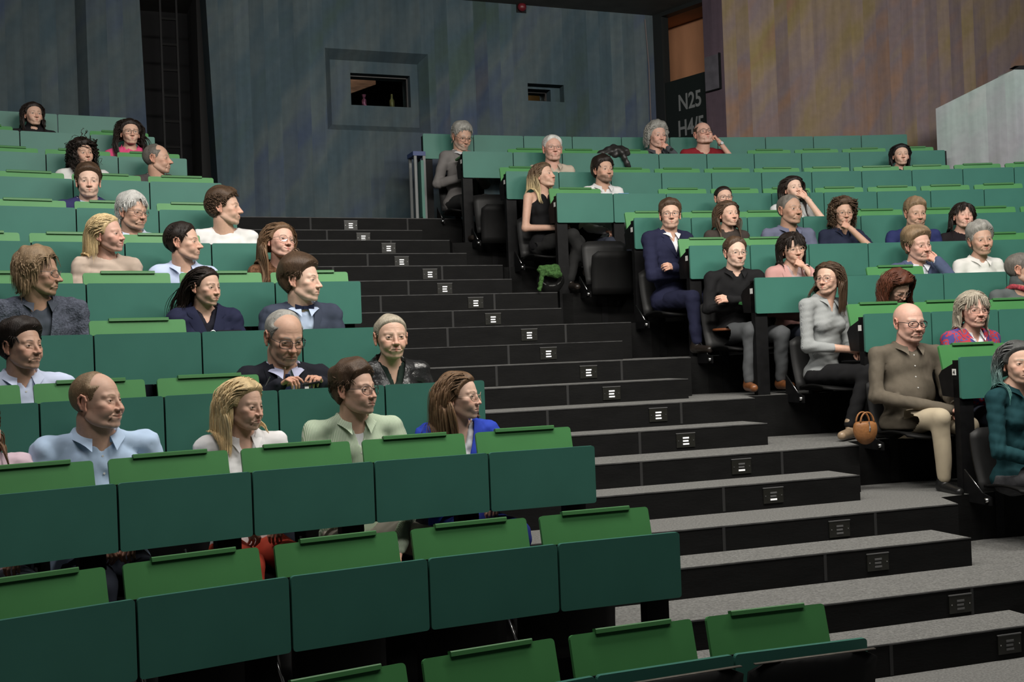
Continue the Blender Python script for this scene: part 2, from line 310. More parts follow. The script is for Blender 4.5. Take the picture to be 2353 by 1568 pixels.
# notice board (lower leaf) with lettering
sg=FD.put(empty('sign_board',(0,0,0),0,'black direction board lettered N25 H4/5 in the wall corner','sign'))
sg.location=FD.P; sg.rotation_euler=(0,0,FD.a)
mb=MB(); mb.box(dl,dr,.02,.06,2.9,dmid); mb.obj('sign_panel',mat('black_sign_panel',(.004,.007,.006),.5),sg)
M_let=mat('grey_lettering',(.16,.17,.17),.6)
def text(body,size,m,parent,loc,rot,name='lettering',align='CENTER',ext=.001,sx=1):
    c=bpy.data.curves.new(name,'FONT'); c.body=body; c.size=size; c.offset=size*.018; c.align_x=align; c.extrude=ext
    t=bpy.data.objects.new(name+'_tmp',c); COL.objects.link(t); dg=bpy.context.evaluated_depsgraph_get()
    me=bpy.data.meshes.new_from_object(t.evaluated_get(dg)); bpy.data.objects.remove(t); me.name=name
    me.materials.clear(); me.materials.append(m); o=link(name,me,parent); o.location=loc; o.rotation_euler=rot; o.scale=(sx,1,1); return o
u1,z1=FD.uv(1583,248); u2,z2=FD.uv(1583,300)
hN=FD.uv(1583,210)[1]-FD.uv(1583,252)[1]
text('N25',hN/.80,M_let,sg,(u1,.018,z1),(math.pi/2,0,0),sx=.8)
text('H4/5',hN/.80,M_let,sg,(u2+.02,.018,FD.uv(1583,308)[1]),(math.pi/2,0,0),sx=.8)
# lit timber wall seen over the board
mb=MB(); mb.box(dl-.8,dr+.5,.55,.6,2.6,ZT); mb.box(dl-.8,dl-.78,.12,.55,2.6,ZT); mb.box(dr+.3,dr+.32,.35,.55,2.6,ZT); mb.box(dl-.8,dr+.5,.12,.6,ZT-.02,ZT)  # side and top pieces added to stop the lamp leaking out
FD.put(struct('wall_corridor',mb,mat('lit_timber',(.48,.23,.12),.7,.18,2.5,stretch=(1,1,.4))))
q=fm((dl+dr)/2-.15,.24,dtop+.12,FD); plight(q,2.2,(1,.82,.66),.05)  # unseen lamp added behind the header to light the timber
pb=FD.put(empty('notice_plate',(0,0,0),0,'grey rectangular plate fixed on the purple pier','plate')); pb.location=FD.P; pb.rotation_euler=(0,0,FD.a)
a_=FD.uv(1623,170)[0]; b2=FD.uv(1656,170)[0]
mb=MB(); mb.box(a_,b2,-.025,0,FD.uv(1640,207)[1],FD.uv(1640,128)[1]); mb.obj('plate_face',mat('plate_grey',(.085,.08,.095),.6,.2,10),pb)
mb=MB(); mb.box(b2,b2+.012,-.03,0,FD.uv(1640,207)[1]-.01,FD.uv(1640,128)[1]+.01); mb.box(a_,b2,-.03,0,FD.uv(1640,207)[1]-.012,FD.uv(1640,207)[1]); mb.obj('plate_edge',M_black,pb)
C1=FD.P+FD.u*pr
FO=Frame(C1[:2],math.atan2(.2,1))
mb=MB(); mb.box(0,7,0,.4,2.6,ZT+2); FO.put(struct('wall_right',mb,M_orange))
# sloped grey parapet
pa=aty(2150,250,13.0); pb_=aty(2330,160,12.5)
mb=MB()
P0=np.array([pa[0],pa[1]]);P1=np.array([pb_[0],pb_[1]]);P2=P1+np.array([2.2,.35])
def quadwall(P,Q,z0,zp,zq,th,m):
    d=(Q-P)/np.linalg.norm(Q-P); n=np.array([-d[1],d[0]])*th
    vs=[(*P,z0),(*Q,z0),(*Q,zq),(*P,zp)]; vs+=[(v[0]+n[0],v[1]+n[1],v[2]) for v in vs]
    m.add(vs,[(0,1,2,3),(7,6,5,4),(0,4,5,1),(1,5,6,2),(2,6,7,3),(3,7,4,0)])
quadwall(P0,P1,2.4,pa[2],pb_[2],.3,mb); quadwall(P1,P2,2.4,pb_[2],pb_[2],.3,mb)
struct('wall_parapet',mb,M_grey)
mb=MB(); quadwall(P0,P1,pa[2],pa[2]+.001,pb_[2]+.001,.3,MB())
e=empty('projector_housing',(P1[0]+.16,P1[1]+.2,pb_[2]),0,'black rounded housing sitting on top of the grey parapet','housing')
mb=MB(); mb.prism([(-.13,0,0),(.3,0,0),(.3,0,.09),(0,0,.085),(-.08,0,.05)],(0,.2,0)); mb.obj('housing_shell',M_black,e)
mb=MB(); mb.box(-.05,.28,.02,.16,.085,.092); mb.obj('housing_lid',M_ply,e)
# ceiling and red beacon
mb=MB(); mb.box(-12,12,-4,18,ZT,ZT+.2); struct('ceiling',mb,mat('dark_ceiling',(.13,.12,.11),.9,.2,3))
q=fm(*FM.uv(1197,6)[:1],0,0); uu,zz=FM.uv(1197,18)
e=FM.put(empty('alarm_beacon',(0,0,0),0,'small red alarm beacon high on the blue wall','alarm')); e.location=fm(uu,0,zz); 
mb=MB(); mb.tube([(0,-.01,0),(0,-.05,0),(0,-.075,0)],[.055,.05,.02],14); mb.obj('beacon_lens',mat('red_plastic',(.12,.01,.016),.4),e,smooth=True)
mb=MB(); mb.box(-.02,.02,-.03,0,.05,.16); mb.box(-.06,.06,-.012,0,-.06,.06); mb.obj('beacon_bracket',M_black,e)
# cable on the wall beside the corner
a1=FM.uv(1481,45);a2=FM.uv(1490,150);a3=FM.uv(1495,280)
mb=MB(); mb.tube([(a1[0],-.01,a1[1]),(a2[0],-.01,a2[1]),(a3[0],-.01,a3[1]-.3)],.008,6)
tag(FM.put(mb.obj('wall_cable',mat('pale_cable',(.12,.10,.10),.6))),'thin pale cable running down the blue wall by the corner','cable')
# ------------------------------------------------------------------ floor, steps
mb=MB(); mb.box(-9,9,-3,14,-.5,-.3); struct('floor',mb,M_tread)
ST={1:(2023,1481,2420,1432),2:(1908,1387,2440,1326),3:(1566,1308,2231,1235),4:(1494,1227,2201,1157),5:(1375,1143,1975,1092),6:(1420,1067,1974,1026),7:(1420,995,1763,973),8:(1115,948,1734,917),9:(1115,896,1581,874),10:(986,848,1587,825),11:(939,803,1430,787),12:(942,756,1450,744),13:(834,721,1290,712),14:(834,679,1281,673),15:(831,648,1176,644),16:(740,612,1155,610),17:(696,585,1072,584),18:(690,552,1033,552),19:(579,527,970,530),20:(546,498,1061,503)}
STEP={}
for j in ST:
    m_=j//2; Y=5.19+.797*(m_-1)+(.46 if j%2 else 0)
    if j==1: Y=4.39+.5
    sl=.33+.09*(j-1)/19
    x0,y0,x1,y1=ST[j]
    def nose(px):
        d=ray(px,800); return Y/(1-sl*d[0]/d[1])*d[0]/d[1]
    # nose line y = Y + sl*x ; plan azimuth of a pixel (refined with its own y)
    def pt(px,py):
        d=ray(px,py); r=d[0]/d[1]; yy=Y/(1-sl*r); return (r*yy,yy)
    xr=pt(x1,y1)[0]; xm,ym=pt((x0+x1)/2,(y0+y1)/2)
    z=aty((x0+x1)/2,(y0+y1)/2,ym)[2]
    z=.5*z+.5*.15*j if abs(z-.15*j)>.012 else z
    STEP[j]=(Y,sl,xr,z)
def slab(mb,fr,z0,z1,dep):
    """chain of blocks behind a nose polyline fr=[(x,y,nx,ny)]"""
    n=len(fr); vs=[]
    for (x,y,nx,ny) in fr:
        vs+=[(x,y,z0),(x,y,z1),(x+nx*dep,y+ny*dep,z1),(x+nx*dep,y+ny*dep,z0)]
    fs=[]
    for i in range(n-1):
        a=4*i;b=4*i+4; fs+=[(a,b,b+1,a+1),(a+1,b+1,b+2,a+2),(a+2,b+2,b+3,a+3),(a+3,b+3,b,a)]
    fs+=[(0,1,2,3),(4*n-4,4*n-1,4*n-2,4*n-3)]
    mb.add(vs,fs)
def step_mesh(name,fr,z0,z1,dep,joints):
    mb=MB(); slab(mb,fr,z0,z1,dep); me=mb.mesh(name,M_riser); me.materials.append(M_tread); me.materials.append(M_joint)
    for p in me.polygons:
        if p.normal.z>.9: p.material_index=1
    o=link(name,me); o['kind']='structure'; return o
STEP[0]=(4.39,.33,2.6,0.)
for j in range(0,21):
    Y,sl,xr,z=STEP[j]; k=j//2
    if j%2==0:
        key='L'+ORD[k+1]
        fr=[]
        r=ROWS[key]; aR=r['a'][-1]
        for a in np.linspace(aR-.36,aR-.01,8):
            p=rpt(key,a,-.12); fr.append((p[0],p[1],math.sin(a),math.cos(a)))
        xs=p[0]+.05
        for x in np.linspace(max(xs,p[0]),xr,6): fr.append((x,Y+sl*x,-.33,.94))
        keyr='R'+ORD[k+1]
        if k>=1 and keyr in ROWS:
            a0_=ROWS[keyr]['a'][0]-.004
            fr.append((xr+.01,Y+sl*xr+.3,-.28,.96))
            for a in np.linspace(a0_+.01,a0_+.40,8):
                p=rpt(keyr,a,-.05)
                if p[0]>xr+.05: fr.append((p[0],p[1],math.sin(a),math.cos(a)))
        fr=[q for i,q in enumerate(fr) if i==0 or q[0]>fr[i-1][0]]
        o=step_mesh('floor_step',fr,z-.32,z,1.35,None)
    else:
        keyl='L'+ORD[k+1]; xl=rpt(keyl,ROWS[keyl]['a'][-1])[0]-.25
        fr=[(x,Y+sl*x,-.33,.94) for x in np.linspace(xl,xr,5)]
        o=step_mesh('floor_step',fr,z-.17,z,.6,None)
    # vertical joints between riser boards and pale strips painting the nose highlight
    nb=MB(); xs_=[q for q in fr if q[0]<=xr+.001]
    if j: 
        for u_,v_ in zip(xs_,xs_[1:]):
            nb.add([(u_[0],u_[1]-.003,z-.0055),(v_[0],v_[1]-.003,z-.0055),(v_[0],v_[1]-.003,z+.001),(u_[0],u_[1]-.003,z+.001),(u_[0],u_[1]+.01,z-.0055),(v_[0],v_[1]+.01,z-.0055),(v_[0],v_[1]+.01,z+.001),(u_[0],u_[1]+.01,z+.001)],[(0,1,2,3),(3,2,6,7),(4,7,6,5),(0,4,5,1)])
        nb.obj('floor_step_nosing',M_nose,o)
    jb=MB(); L_=xr-(-.2*k*0)
    th=math.atan(sl)
    for q_ in range(5):
        x=xr-.55-.93*q_-(.35 if j%2 else 0)
        if j==0: break
        if j%2==0 and x<rpt('L'+ORD[k+1],ROWS['L'+ORD[k+1]]['a'][-1])[0]: break
        y=Y+sl*x; jb.box(-.009,.009,-.002,.004,-.148,-.002,lambda v:(x+v[0]*math.cos(th)-v[1]*math.sin(th),y+v[0]*math.sin(th)+v[1]*math.cos(th),z+v[2]))
    if jb.v: jo=jb.obj('floor_step_joint',M_joint,o); 
    # lamp plate
VENT={20:806,19:835,18:893,17:923,16:988,15:1022,14:1093,13:1133,12:1216,11:1260,10:1352,9:1405,8:1512,7:1575,6:1703,5:1776,4:1928,3:2016,2:2205,1:2318}
ordn=['','lowest','second lowest','third lowest','fourth lowest','fifth lowest','sixth lowest','seventh lowest','eighth lowest','ninth lowest','tenth lowest','tenth from the top','ninth from the top','eighth from the top','seventh from the top','sixth from the top','fifth from the top','fourth from the top','third from the top','second from the top','topmost']
M_plate=mat('bronze_black_plate',(.012,.012,.009),.4,.2,30)
for j,px in VENT.items():
    Y,sl,xr,z=STEP[j]
    py=np.interp(px,(ST[j][0],ST[j][2]),(ST[j][1],ST[j][3]))+25
    d=ray(px,py); r=d[0]/d[1]; yy=Y/(1-sl*r); x=r*yy
    th=math.atan(sl); e=empty('step_lamp_plate',(x,yy,z-.078),th,f'slotted lamp plate on the {ordn[j]} riser of the black stairs','lamp plate','lamp plates along the stairs')
    mb=MB(); mb.box(-.068,.068,-.006,.001,-.045,.045); mb.obj('plate',M_plate,e)
    mb=MB(); mb.box(-.07,.07,-.008,.0,.045,.050); mb.obj('plate_top_edge',M_slot,e)
    for i in range(3):
        mb=MB(); mb.box(-.022,.022 if i!=1 else .018,-.009,-.003,-.028+i*.02,-.018+i*.02); mb.obj('slot',M_glow if j>=7 or (j in(5,6) and i==0) else M_slot,e)
    mb=MB()
    for s in (-1,1): mb.box(s*.055-.003,s*.055+.003,-.009,-.005,-.003,.003)
    mb.obj('screw',M_chrome,e)
# ------------------------------------------------------------------ desks
UPT={ # slots (counted from the stairs) whose tablet stands up
'LZ':[0,1,2,3],'LA':[0,1,2,3,4,5],'LB':[0,1,2,3,4],'LC':[2,3,4],'LD':[2],'LE':[0,1,2,3],'LF':[1+1-1+0,2,3][1:]+[1,3] ,'LG':[0,1,2],'LH':[0,1,2],'LI':[0,1,2],'LJ':[0,2],
'RJ':[1,2,3,6,7,8,9],'RI':[0,2,3,4,5,6,7,8,9,10],'RH':[0,2,3,4,5,6,7,8],'RG':[0,1,2,4,5,6,7],'RF':[0,1,5,6],'RE':[2],'RD':[0,1,2],'RC':[0,1]}
UPT['LF']=[1,2,3]
DOWN={'RE':[0]}
num_words=['first','second','third','fourth','fifth','sixth','seventh','eighth','ninth','tenth','eleventh','twelfth']
def panel_mesh(w_,h=.265,t=.018,r=.012):
    pts=rrect(-w_/2,w_/2,-h,0,r,3); mb=MB(); mb.prism([(x,-t/2,z) for x,z in pts],(0,t,0)); return mb
def tablet_mesh(w_,h):
    pts=rrect(-w_/2,w_/2,0,h,.014,3); mb=MB(); mb.prism([(x,-.009,z) for x,z in pts],(0,.018,0)); return mb
TILT=math.atan2(.07,.26)
SEATINSET={'RH':.2,'RE':.16}
SEATN=0
def make_seat(w_=.45):
    """folding seat at a panel: local origin at the floor of the row in front, panel plane y=0"""
    pass
desk_n=0
for key in list(ROWS):
    if key in('RB',) : continue
    r=ROWS[key]; k=r['k']; A=r['a']; n=len(A)-1; left=key[0]=='L'
    zt=rowz(k)+(.004 if key in('RK','RJ') else 0); fz=floorz(k)
    for i in range(n):
        s=n-1-i if left else i
        a0,a1=A[i],A[i+1]
        if key=='RK' and s>9: continue
        if key=='RJ' and s>9: continue
        p0=rpt(key,a0);p1=rpt(key,a1); 
        c0=pj_((p0[0],p0[1],zt)); c1=pj_((p1[0],p1[1],zt))
        if c1[0]<-40 or c0[0]>2420 or c0[1]>1800: continue
        mid=(p0+p1)/2; ang=math.atan2(p1[1]-p0[1],p1[0]-p0[0]); wd=float(np.linalg.norm(p1-p0))-.009
        state='raised green tablet' if s in UPT.get(key,[]) else ('folded-down tablet' if key[1]!='K' else 'no tablet')
        pos=f'{num_words[s]} from the stairs' if s<12 else 'far from the stairs'
        rk=num_words[(k+1)]+' row up' if k<10 else 'topmost row'
        e=empty('lecture_desk',(mid[0],mid[1],fz),ang,f'teal desk with {state}, {pos}, {rk}, {"near" if left else "far"} seating block','desk',f'teal desks of the {"near" if left else "far"} seating block')
        Z=zt-fz
        pm=panel_mesh(wd); o=pm.obj('front_panel',M_teal,e); o.location=(0,0,Z)
        if key in('LA','LB') : pass
        pw=.10; xo=(wd/2-.03-pw) if left else -wd/2
        mb=MB()
        if left: mb.box(xo,xo+pw,.05,.11,0,Z-.05)
        else: mb.box(-wd/2,-wd/2+.1,.012,.07,-.28,Z-.02)
        mb.obj('post',M_black,e)
        if key[1]!='K':
            tw=.935*wd
            mb=MB(); mb.box(-wd/2+.02,wd/2-.02,.02,.16,Z-.24,Z-.2); x_=wd/2; mb.box(x_-.02,x_+(.003 if (left and s==0) else .028),.0135,.019,Z-.262,Z-.006); mb.obj('hinge_rail',M_black,e)  # rail, plus a black strip added behind the seam to darken the gap
            if s in UPT.get(key,[]):
                t=tablet_mesh(tw,.275).obj('writing_tablet',M_green,e); t.location=(0,.175,Z-.19); t.rotation_euler=(-TILT,0,0)
                l=MB(); l.prism([(-.30*tw,-.020,.268),(-.30*tw,.009,.268),(-.30*tw,.009,.286),(-.30*tw,-.016,.286),(-.30*tw,-.020,.282)],(.62*tw,0,0)); l.obj('tablet_lip',M_lip,t)
            else:
                t=tablet_mesh(tw,.23).obj('writing_tablet',M_green,e); t.location=(0,.10,Z-.03 if not(key=='RE' and s==0) else Z-.2); t.rotation_euler=(-math.radians(91 if not(key=='RE' and s==0) else 82),0,0)
            if (not left and s==0) or (left and s==0 and k<=0):
                sx=-1 if not left else 1
                x=sx*(wd/2)
                mb=MB(); mb.prism([(x-.012*sx,0.009,-.02),(x-.012*sx,.19,-.085),(x-.012*sx,.225,-.12),(x-.012*sx,.19,-.25),(x-.012*sx,.009,-.26)],(.012*sx,0,0))
                if not left:
                    pl=mb.obj('end_plate',M_black,e); pl.location=(0,0,Z)
                    lb=MB(); lb.box(x-.002,x,.035,.075,-.115,-.075)
                    lo=lb.obj('number_label',M_white,pl)
                    if key=='RC': 
                        text('4',.035,M_ink,lo,(x-.003,.055,-.108),(math.pi/2,0,-math.pi/2),'number')
        desk_n+=1
# worn corner flecks on one near panel edge
# ------------------------------------------------------------------ folding seats
def curved_board(w_,h,t,curve,r=.03,n=6,m=8):
    """plywood board in xz, bowed in y; origin bottom centre"""
    mb=MB(); vs=[]
    for side in (0,1):
        for i in range(n+1):
            z=h*i/n
            for j in range(m+1):
                x=-w_/2+w_*j/m
                # round the top corners
                xx=x; zz=z
                if i==n and j in (0,m): zz=z-r; 
                y=curve*((x/(w_/2))**2)-curve*.3+.02*math.sin(math.pi*i/n)
                vs.append((xx,y+side*t,zz))
    N_=(n+1)*(m+1); fs=[]
    for i in range(n):
        for j in range(m):
            a=i*(m+1)+j; fs.append((a,a+1,a+m+2,a+m+1)); fs.append((a+N_,a+m+1+N_,a+m+2+N_,a+1+N_))
    rim=[j for j in range(m)]+[i*(m+1)+m for i in range(n)]+[n*(m+1)+m-j for j in range(m)]+[(n-i)*(m+1) for i in range(n)]
    for a in range(len(rim)):
        p=rim[a];q=rim[(a+1)%len(rim)]; fs.append((p,p+N_,q+N_,q))
    return mb.add(vs,fs)
SEATM={}
def folding_seat(x,y,rz,floor,zpan,up,label,group,tape=False,tall=False):
    """origin: on the floor under the desk panel that carries the seat; local -y towards the stage"""
    e=empty('folding_seat',(x,y,floor),rz,label,'seat',group)
    def put(nm,key,fn,m,loc=(0,0,0),rot=(0,0,0),par=None,smooth=True):
        if key not in SEATM: SEATM[key]=fn().mesh(nm,m,smooth)
        o=link(nm,SEATM[key],par or e); o.location=loc; o.rotation_euler=rot; return o
    zb=zpan-floor
    if tall:
        put('backrest','tall',lambda:curved_board(.50,.50,.014,.02),M_ply,(0,-.075,zb-.515),(.05,0,0)); 
        put('backrest_edge','talle',lambda:MB().box(-.235,.235,0,.014,0,.004),M_plye,(0,-.10,zb-.0165))
    else:
        put('backrest','back',lambda:curved_board(.43,.40,.014,.02),M_plyg,(0,-.20,zb-.83),(-.25,0,0))
    pz=.30
    if up: put('seat_pan','pan',lambda:curved_board(.41,.38,.016,.02,.04),M_ply,(0,-.30,pz-.04),(.12,0,0))
    else: put('seat_pan','pan',lambda:curved_board(.41,.38,.016,.02,.04),M_ply,(0,-.19,pz+.028),(math.radians(90),0,0))
    for s in (-1,1):
        b=put('seat_bracket','brk',lambda:MB().prism([(0,-.02,.0),(0,-.28,.0),(0,-.28,.05),(0,-.20,.07),(0,-.03,.20)],(.012,0,0)),M_black,(s*.22-.006,0,pz-.06),smooth=False)
        put('bracket_rim','rim',lambda:MB().tube([(0,-.03,.20),(0,-.20,.07)],.003,6),M_chrome,(0.006,0,0),par=b)
        put('pivot_cap','cap',lambda:MB().tube([(-.016,-.25,.03),(.02,-.25,.03)],.014,12),M_chrome,(0.0,0,0),par=b)
    put('seat_post','spost2' if tall else 'spost',lambda:MB().box(-.03,.03,-.06,-.012,0,.3 if tall else .62),M_black,smooth=False)
    if tape: put('tape','tape',lambda:MB().box(-.045,.045,-.003,0,-.012,.012),mat('yellow_tape',(.35,.27,.04),.6),(.03,-.305+.032,pz+.22),(.12,.12,0),smooth=False)
    return e
def seat_at(key,s,up,label,group,dx=0,**kw):
    r=ROWS[key]; A=r['a']; n=len(A)-1; i=n-1-s if key[0]=='L' else s
    p0=rpt(key,A[i]);p1=rpt(key,A[i+1]); mid=(p0+p1)/2; t=(p1-p0)/np.linalg.norm(p1-p0)
    mid=mid+t*dx; rz=math.atan2(t[1],t[0]); k=r['k']
    return folding_seat(mid[0],mid[1],rz,floorz(k-1) if k>=0 else -.3,rowz(k),up,label,group,**kw)
FG='folded seats beside the stairs'
seat_at('RJ',0,True,'raised black folding seat with yellow tape, beside the top of the stairs','seat',.02,tape=True); 
seat_at('RH',0,True,'raised black folding seat behind the suited man with crossed arms','seat',.13)
seat_at('RI',1,True,'raised black folding seat in the dark under the upper far desks','seat')
for s in range(4):
    seat_at('LA',s,True,f'raised black folding seat under the lowest full teal row, {num_words[s]} from the stairs',FG)
for s in range(5):
    seat_at('LB',s,True,f'raised black folding seat behind the lowest full row of tablets, {num_words[s]} from the stairs',FG)
for s in range(3):
    seat_at('LZ',s,False,f'black seat back before the lowest teal desks, {num_words[s]} from the stairs','black seat backs at the bottom edge',tall=True,dx=.0)
# ------------------------------------------------------------------ implicit surfaces
def V3(*a): return np.array(a,float)
def ell(p,c,r):
    r=np.array(r,float); q=p-np.array(c,float); k0=np.sqrt(((q/r)**2).sum(-1))+1e-9; k1=np.sqrt(((q/(r*r))**2).sum(-1))+1e-9
    return k0*(k0-1)/k1
def cap(p,a,b,ra,rb=None):
    a=np.array(a,float);b=np.array(b,float); rb=ra if rb is None else rb
    ab=b-a; t=np.clip(((p-a)@ab)/(ab@ab+1e-12),0,1)
    return np.sqrt(((p-a-t[...,None]*ab)**2).sum(-1))-(ra+(rb-ra)*t)
def smin(a,b,k):
    h=np.clip(.5+.5*(b-a)/k,0,1); return b+(a-b)*h-k*h*(1-h)
def smax(a,b,k): return -smin(-a,-b,k)
def snets(f,lo,hi,h):
    lo=np.array(lo,float);hi=np.array(hi,float); n=np.ceil((hi-lo)/h).astype(int)+1
    ax=[lo[i]+h*np.arange(n[i]) for i in range(3)]
    P=np.stack(np.meshgrid(*ax,indexing='ij'),-1); Fv=f(P.reshape(-1,3)).reshape(n)
    return snets_grid(Fv,lo,h)
def snets_grid(Fv,lo,h):
    n=np.array(Fv.shape); ins=Fv<0; cs=n-1
    S=np.zeros((*cs,3)); C=np.zeros(cs)
    I=np.indices(n)
    quads=[]
    edges=[]
    for ax in range(3):
        sl0=[slice(None)]*3; sl1=[slice(None)]*3; sl0[ax]=slice(0,-1); sl1[ax]=slice(1,None)
        a=Fv[tuple(sl0)];b=Fv[tuple(sl1)]; m=(ins[tuple(sl0)]!=ins[tuple(sl1)])
        idx=np.argwhere(m); 
        if len(idx)==0: continue
        av=a[m];bv=b[m]; t=av/(av-bv)
        pos=idx.astype(float); pos[:,ax]+=t
        o1,o2=[x for x in range(3) if x!=ax]
        for d1 in (0,-1):
            for d2 in (0,-1):
                c=idx.copy(); c[:,o1]+=d1; c[:,o2]+=d2
                ok=((c>=0)&(c<cs)).all(1); cc=c[ok]
                np.add.at(S,(cc[:,0],cc[:,1],cc[:,2]),pos[ok]); np.add.at(C,(cc[:,0],cc[:,1],cc[:,2]),1)
        edges.append((ax,o1,o2,idx,av<0))
    act=C>0; ids=-np.ones(cs,int); ids[act]=np.arange(act.sum())
    v=S[act]/C[act][:,None]*h+lo
    for ax,o1,o2,idx,neg in edges:
        ok=(idx[:,o1]>0)&(idx[:,o2]>0)&(idx[:,o1]<cs[o1])&(idx[:,o2]<cs[o2]); idx=idx[ok];neg=neg[ok]
        q=[]
        for d1,d2 in ((-1,-1),(0,-1),(0,0),(-1,0)):
            c=idx.copy(); c[:,o1]+=d1;c[:,o2]+=d2; q.append(ids[c[:,0],c[:,1],c[:,2]])
        q=np.stack(q,1)
        flip=neg if ax!=1 else ~neg
        q[~flip]=q[~flip][:,::-1]; quads.append(q)
    return v,np.concatenate(quads)
def np_mesh(name,parts,mats,smooth=True):
    """parts: [(verts,quads,matindex,colors or None)]; colour attribute 'tint'"""
    vs=[];fs=[];mi=[];cl=[];o=0
    for v,f,m,c in parts:
        vs.append(v); f=np.asarray(f); fs.append(f+o); mi.append(np.full(len(f),m)); o+=len(v)
        if c is None: c=np.ones(3)
        c=np.asarray(c,float)
        cl.append(np.tile(c,(len(v),1)) if c.ndim==1 else c)
    v=np.concatenate(vs); cl=np.concatenate(cl); me=bpy.data.meshes.new(name)
    nf=sum(len(f) for f in fs); loops=np.concatenate([f.ravel() for f in fs]); tot=np.concatenate([np.full(len(f),f.shape[1]) for f in fs]); st=np.concatenate([[0],np.cumsum(tot)[:-1]])
    me.vertices.add(len(v)); me.vertices.foreach_set('co',v.ravel()); me.loops.add(len(loops)); me.loops.foreach_set('vertex_index',loops.astype(np.int32))
    me.polygons.add(nf); me.polygons.foreach_set('loop_start',st.astype(np.int32)); me.polygons.foreach_set('loop_total',tot.astype(np.int32))
    for m in mats: me.materials.append(m)
    me.polygons.foreach_set('material_index',np.concatenate(mi).astype(np.int32))
    if smooth: me.polygons.foreach_set('use_smooth',np.ones(nf,bool))
    me.update(); at=me.color_attributes.new('tint','FLOAT_COLOR','POINT')
    at.data.foreach_set('color',np.concatenate([cl,np.ones((len(cl),1))],1).ravel().astype(np.float32)); me.validate(); return me
def rotz(a): c,s=math.cos(a),math.sin(a); return np.array([[c,-s,0],[s,c,0],[0,0,1.]])
def rotx(a): c,s=math.cos(a),math.sin(a); return np.array([[1.,0,0],[0,c,-s],[0,s,c]])
def roty(a): c,s=math.cos(a),math.sin(a); return np.array([[c,0,s],[0,1.,0],[-s,0,c]])
# ------------------------------------------------------------------ head
def head_sdf(p,fem,old,closed):
    x=np.abs(p[...,0]); q=np.stack([x,p[...,1],p[...,2]],-1)
    jw=.88 if fem else 1.0
    f=ell(q,(0,-.018,.030),(.075,.096,.087))
    f=smin(f,ell(q,(0,.016,-.018),(.061,.068,.078)),.02)
    f=smin(f,ell(q,(0,.018,-.066),(.050*jw,.058,.044)),.018)
    f=smin(f,cap(q,(0,.069,-.098),(.010,.066,-.098),.0155 if not fem else .013),.020)
    f=smin(f,cap(q,(.046*jw,-.005,-.058),(.030*jw,.045,-.092),.014),.020)
    f=smin(f,ell(q,(.043,.052,-.018),(.018,.018,.014)),.018)
    f=smin(f,ell(q,(.030,.058,-.045),(.022,.024,.022)),.02)
    br=.0095 if not fem else .007
    f=smin(f,cap(q,(.010,.074,.021),(.040,.059,.021),br),.012)
    f=smax(f,-ell(q,(.031,.093,.001),(.017,.017,.0115)),.010)
    f=smin(f,cap(q,(0,.079,.012),(0,.099,-.026),.0062,.0088),.009)
    f=smin(f,ell(q,(0,.1015,-.033),(.0115,.0115,.0095)),.005)
    f=smin(f,ell(q,(.0125,.0905,-.0355),(.0075,.0105,.0075)),.005)
    f=smax(f,-ell(q,(.0065,.096,-.0435),(.0035,.006,.003)),.003)
    f=smin(f,ell(q,(0,.074,-.066),(.030,.0165,.022)),.012)
    f=smin(f,cap(q,(0,.0885,-.0605),(.020,.0765,-.0640),.0052,.0032),.004)
    f=smin(f,cap(q,(0,.0870,-.0705),(.017,.0770,-.0680),.0062,.0036),.004)
    f=smax(f,-cap(q,(0,.0965,-.0655),(.022,.0820,-.0668),.0030,.0022),.003)
    f=smax(f,-cap(q,(0,.0980,-.052),(0,.0965,-.057),.0030,.003),.004)
    # eyelids
    e=np.sqrt(((q-np.array([.031,.0645,.0]))**2).sum(-1))-.0143
    f=smin(f,e,.004)
    if closed: f=smax(f,-cap(q,(.0215,.0795,-.0035),(.0405,.0755,-.0025),.0012),.002)
    else: f=smax(f,-ell(q,(.0312,.0800,-.0003),(.0126,.0085,.0034 if old else .0040)),.0012)
    f=smax(f,-cap(q,(.021,.0815,.0078),(.041,.0765,.0075),.0012),.003)
    if old:
        f=smax(f,-cap(q,(.020,.089,-.038),(.030,.0790,-.062),.0022),.008)
        f=smax(f,-cap(q,(.022,.082,-.016),(.040,.074,-.014),.0015),.007)
        f=smax(f,-cap(q,(0,.0815,.046),(.030,.0735,.047),.0012),.006)
        f=smax(f,-cap(q,(0,.0795,.058),(.028,.0700,.059),.0010),.006)
        f=smax(f,-cap(q,(.024,.076,-.072),(.026,.068,-.086),.0015),.008)
    return f
NA,NE=168,128
def head_dirs():
    t=np.linspace(-1,1,NA,endpoint=False)
    az=np.pi*(t*.42+.58*t**3); az=np.sort(az)
    s=np.linspace(-1,1,NE)
    el=np.where(s<0,1,1)*0+s
    c0=-.16; el=np.radians(89.5)*( .40*s+.60*np.sign(s-c0)*np.abs(s-c0)**2.1*1.0/((1+abs(c0))**2.1*(s<c0)+(1-c0)**2.1*(s>=c0)) )
    el=(el-el[0])/(el[-1]-el[0])*np.radians(179)-np.radians(89.5)
    A,Eg=np.meshgrid(az,el)
    return np.stack([np.sin(A)*np.cos(Eg),np.cos(A)*np.cos(Eg),np.sin(Eg)],-1).reshape(-1,3)
HD=head_dirs(); HC=V3(0,.012,-.012)
HF=[]
for i in range(NE-1):
    a=i*NA+np.arange(NA); b=i*NA+(np.arange(NA)+1)%NA
    HF.append(np.stack([a,a+NA,b+NA,b],1))
HF=np.concatenate(HF)
_hc={}
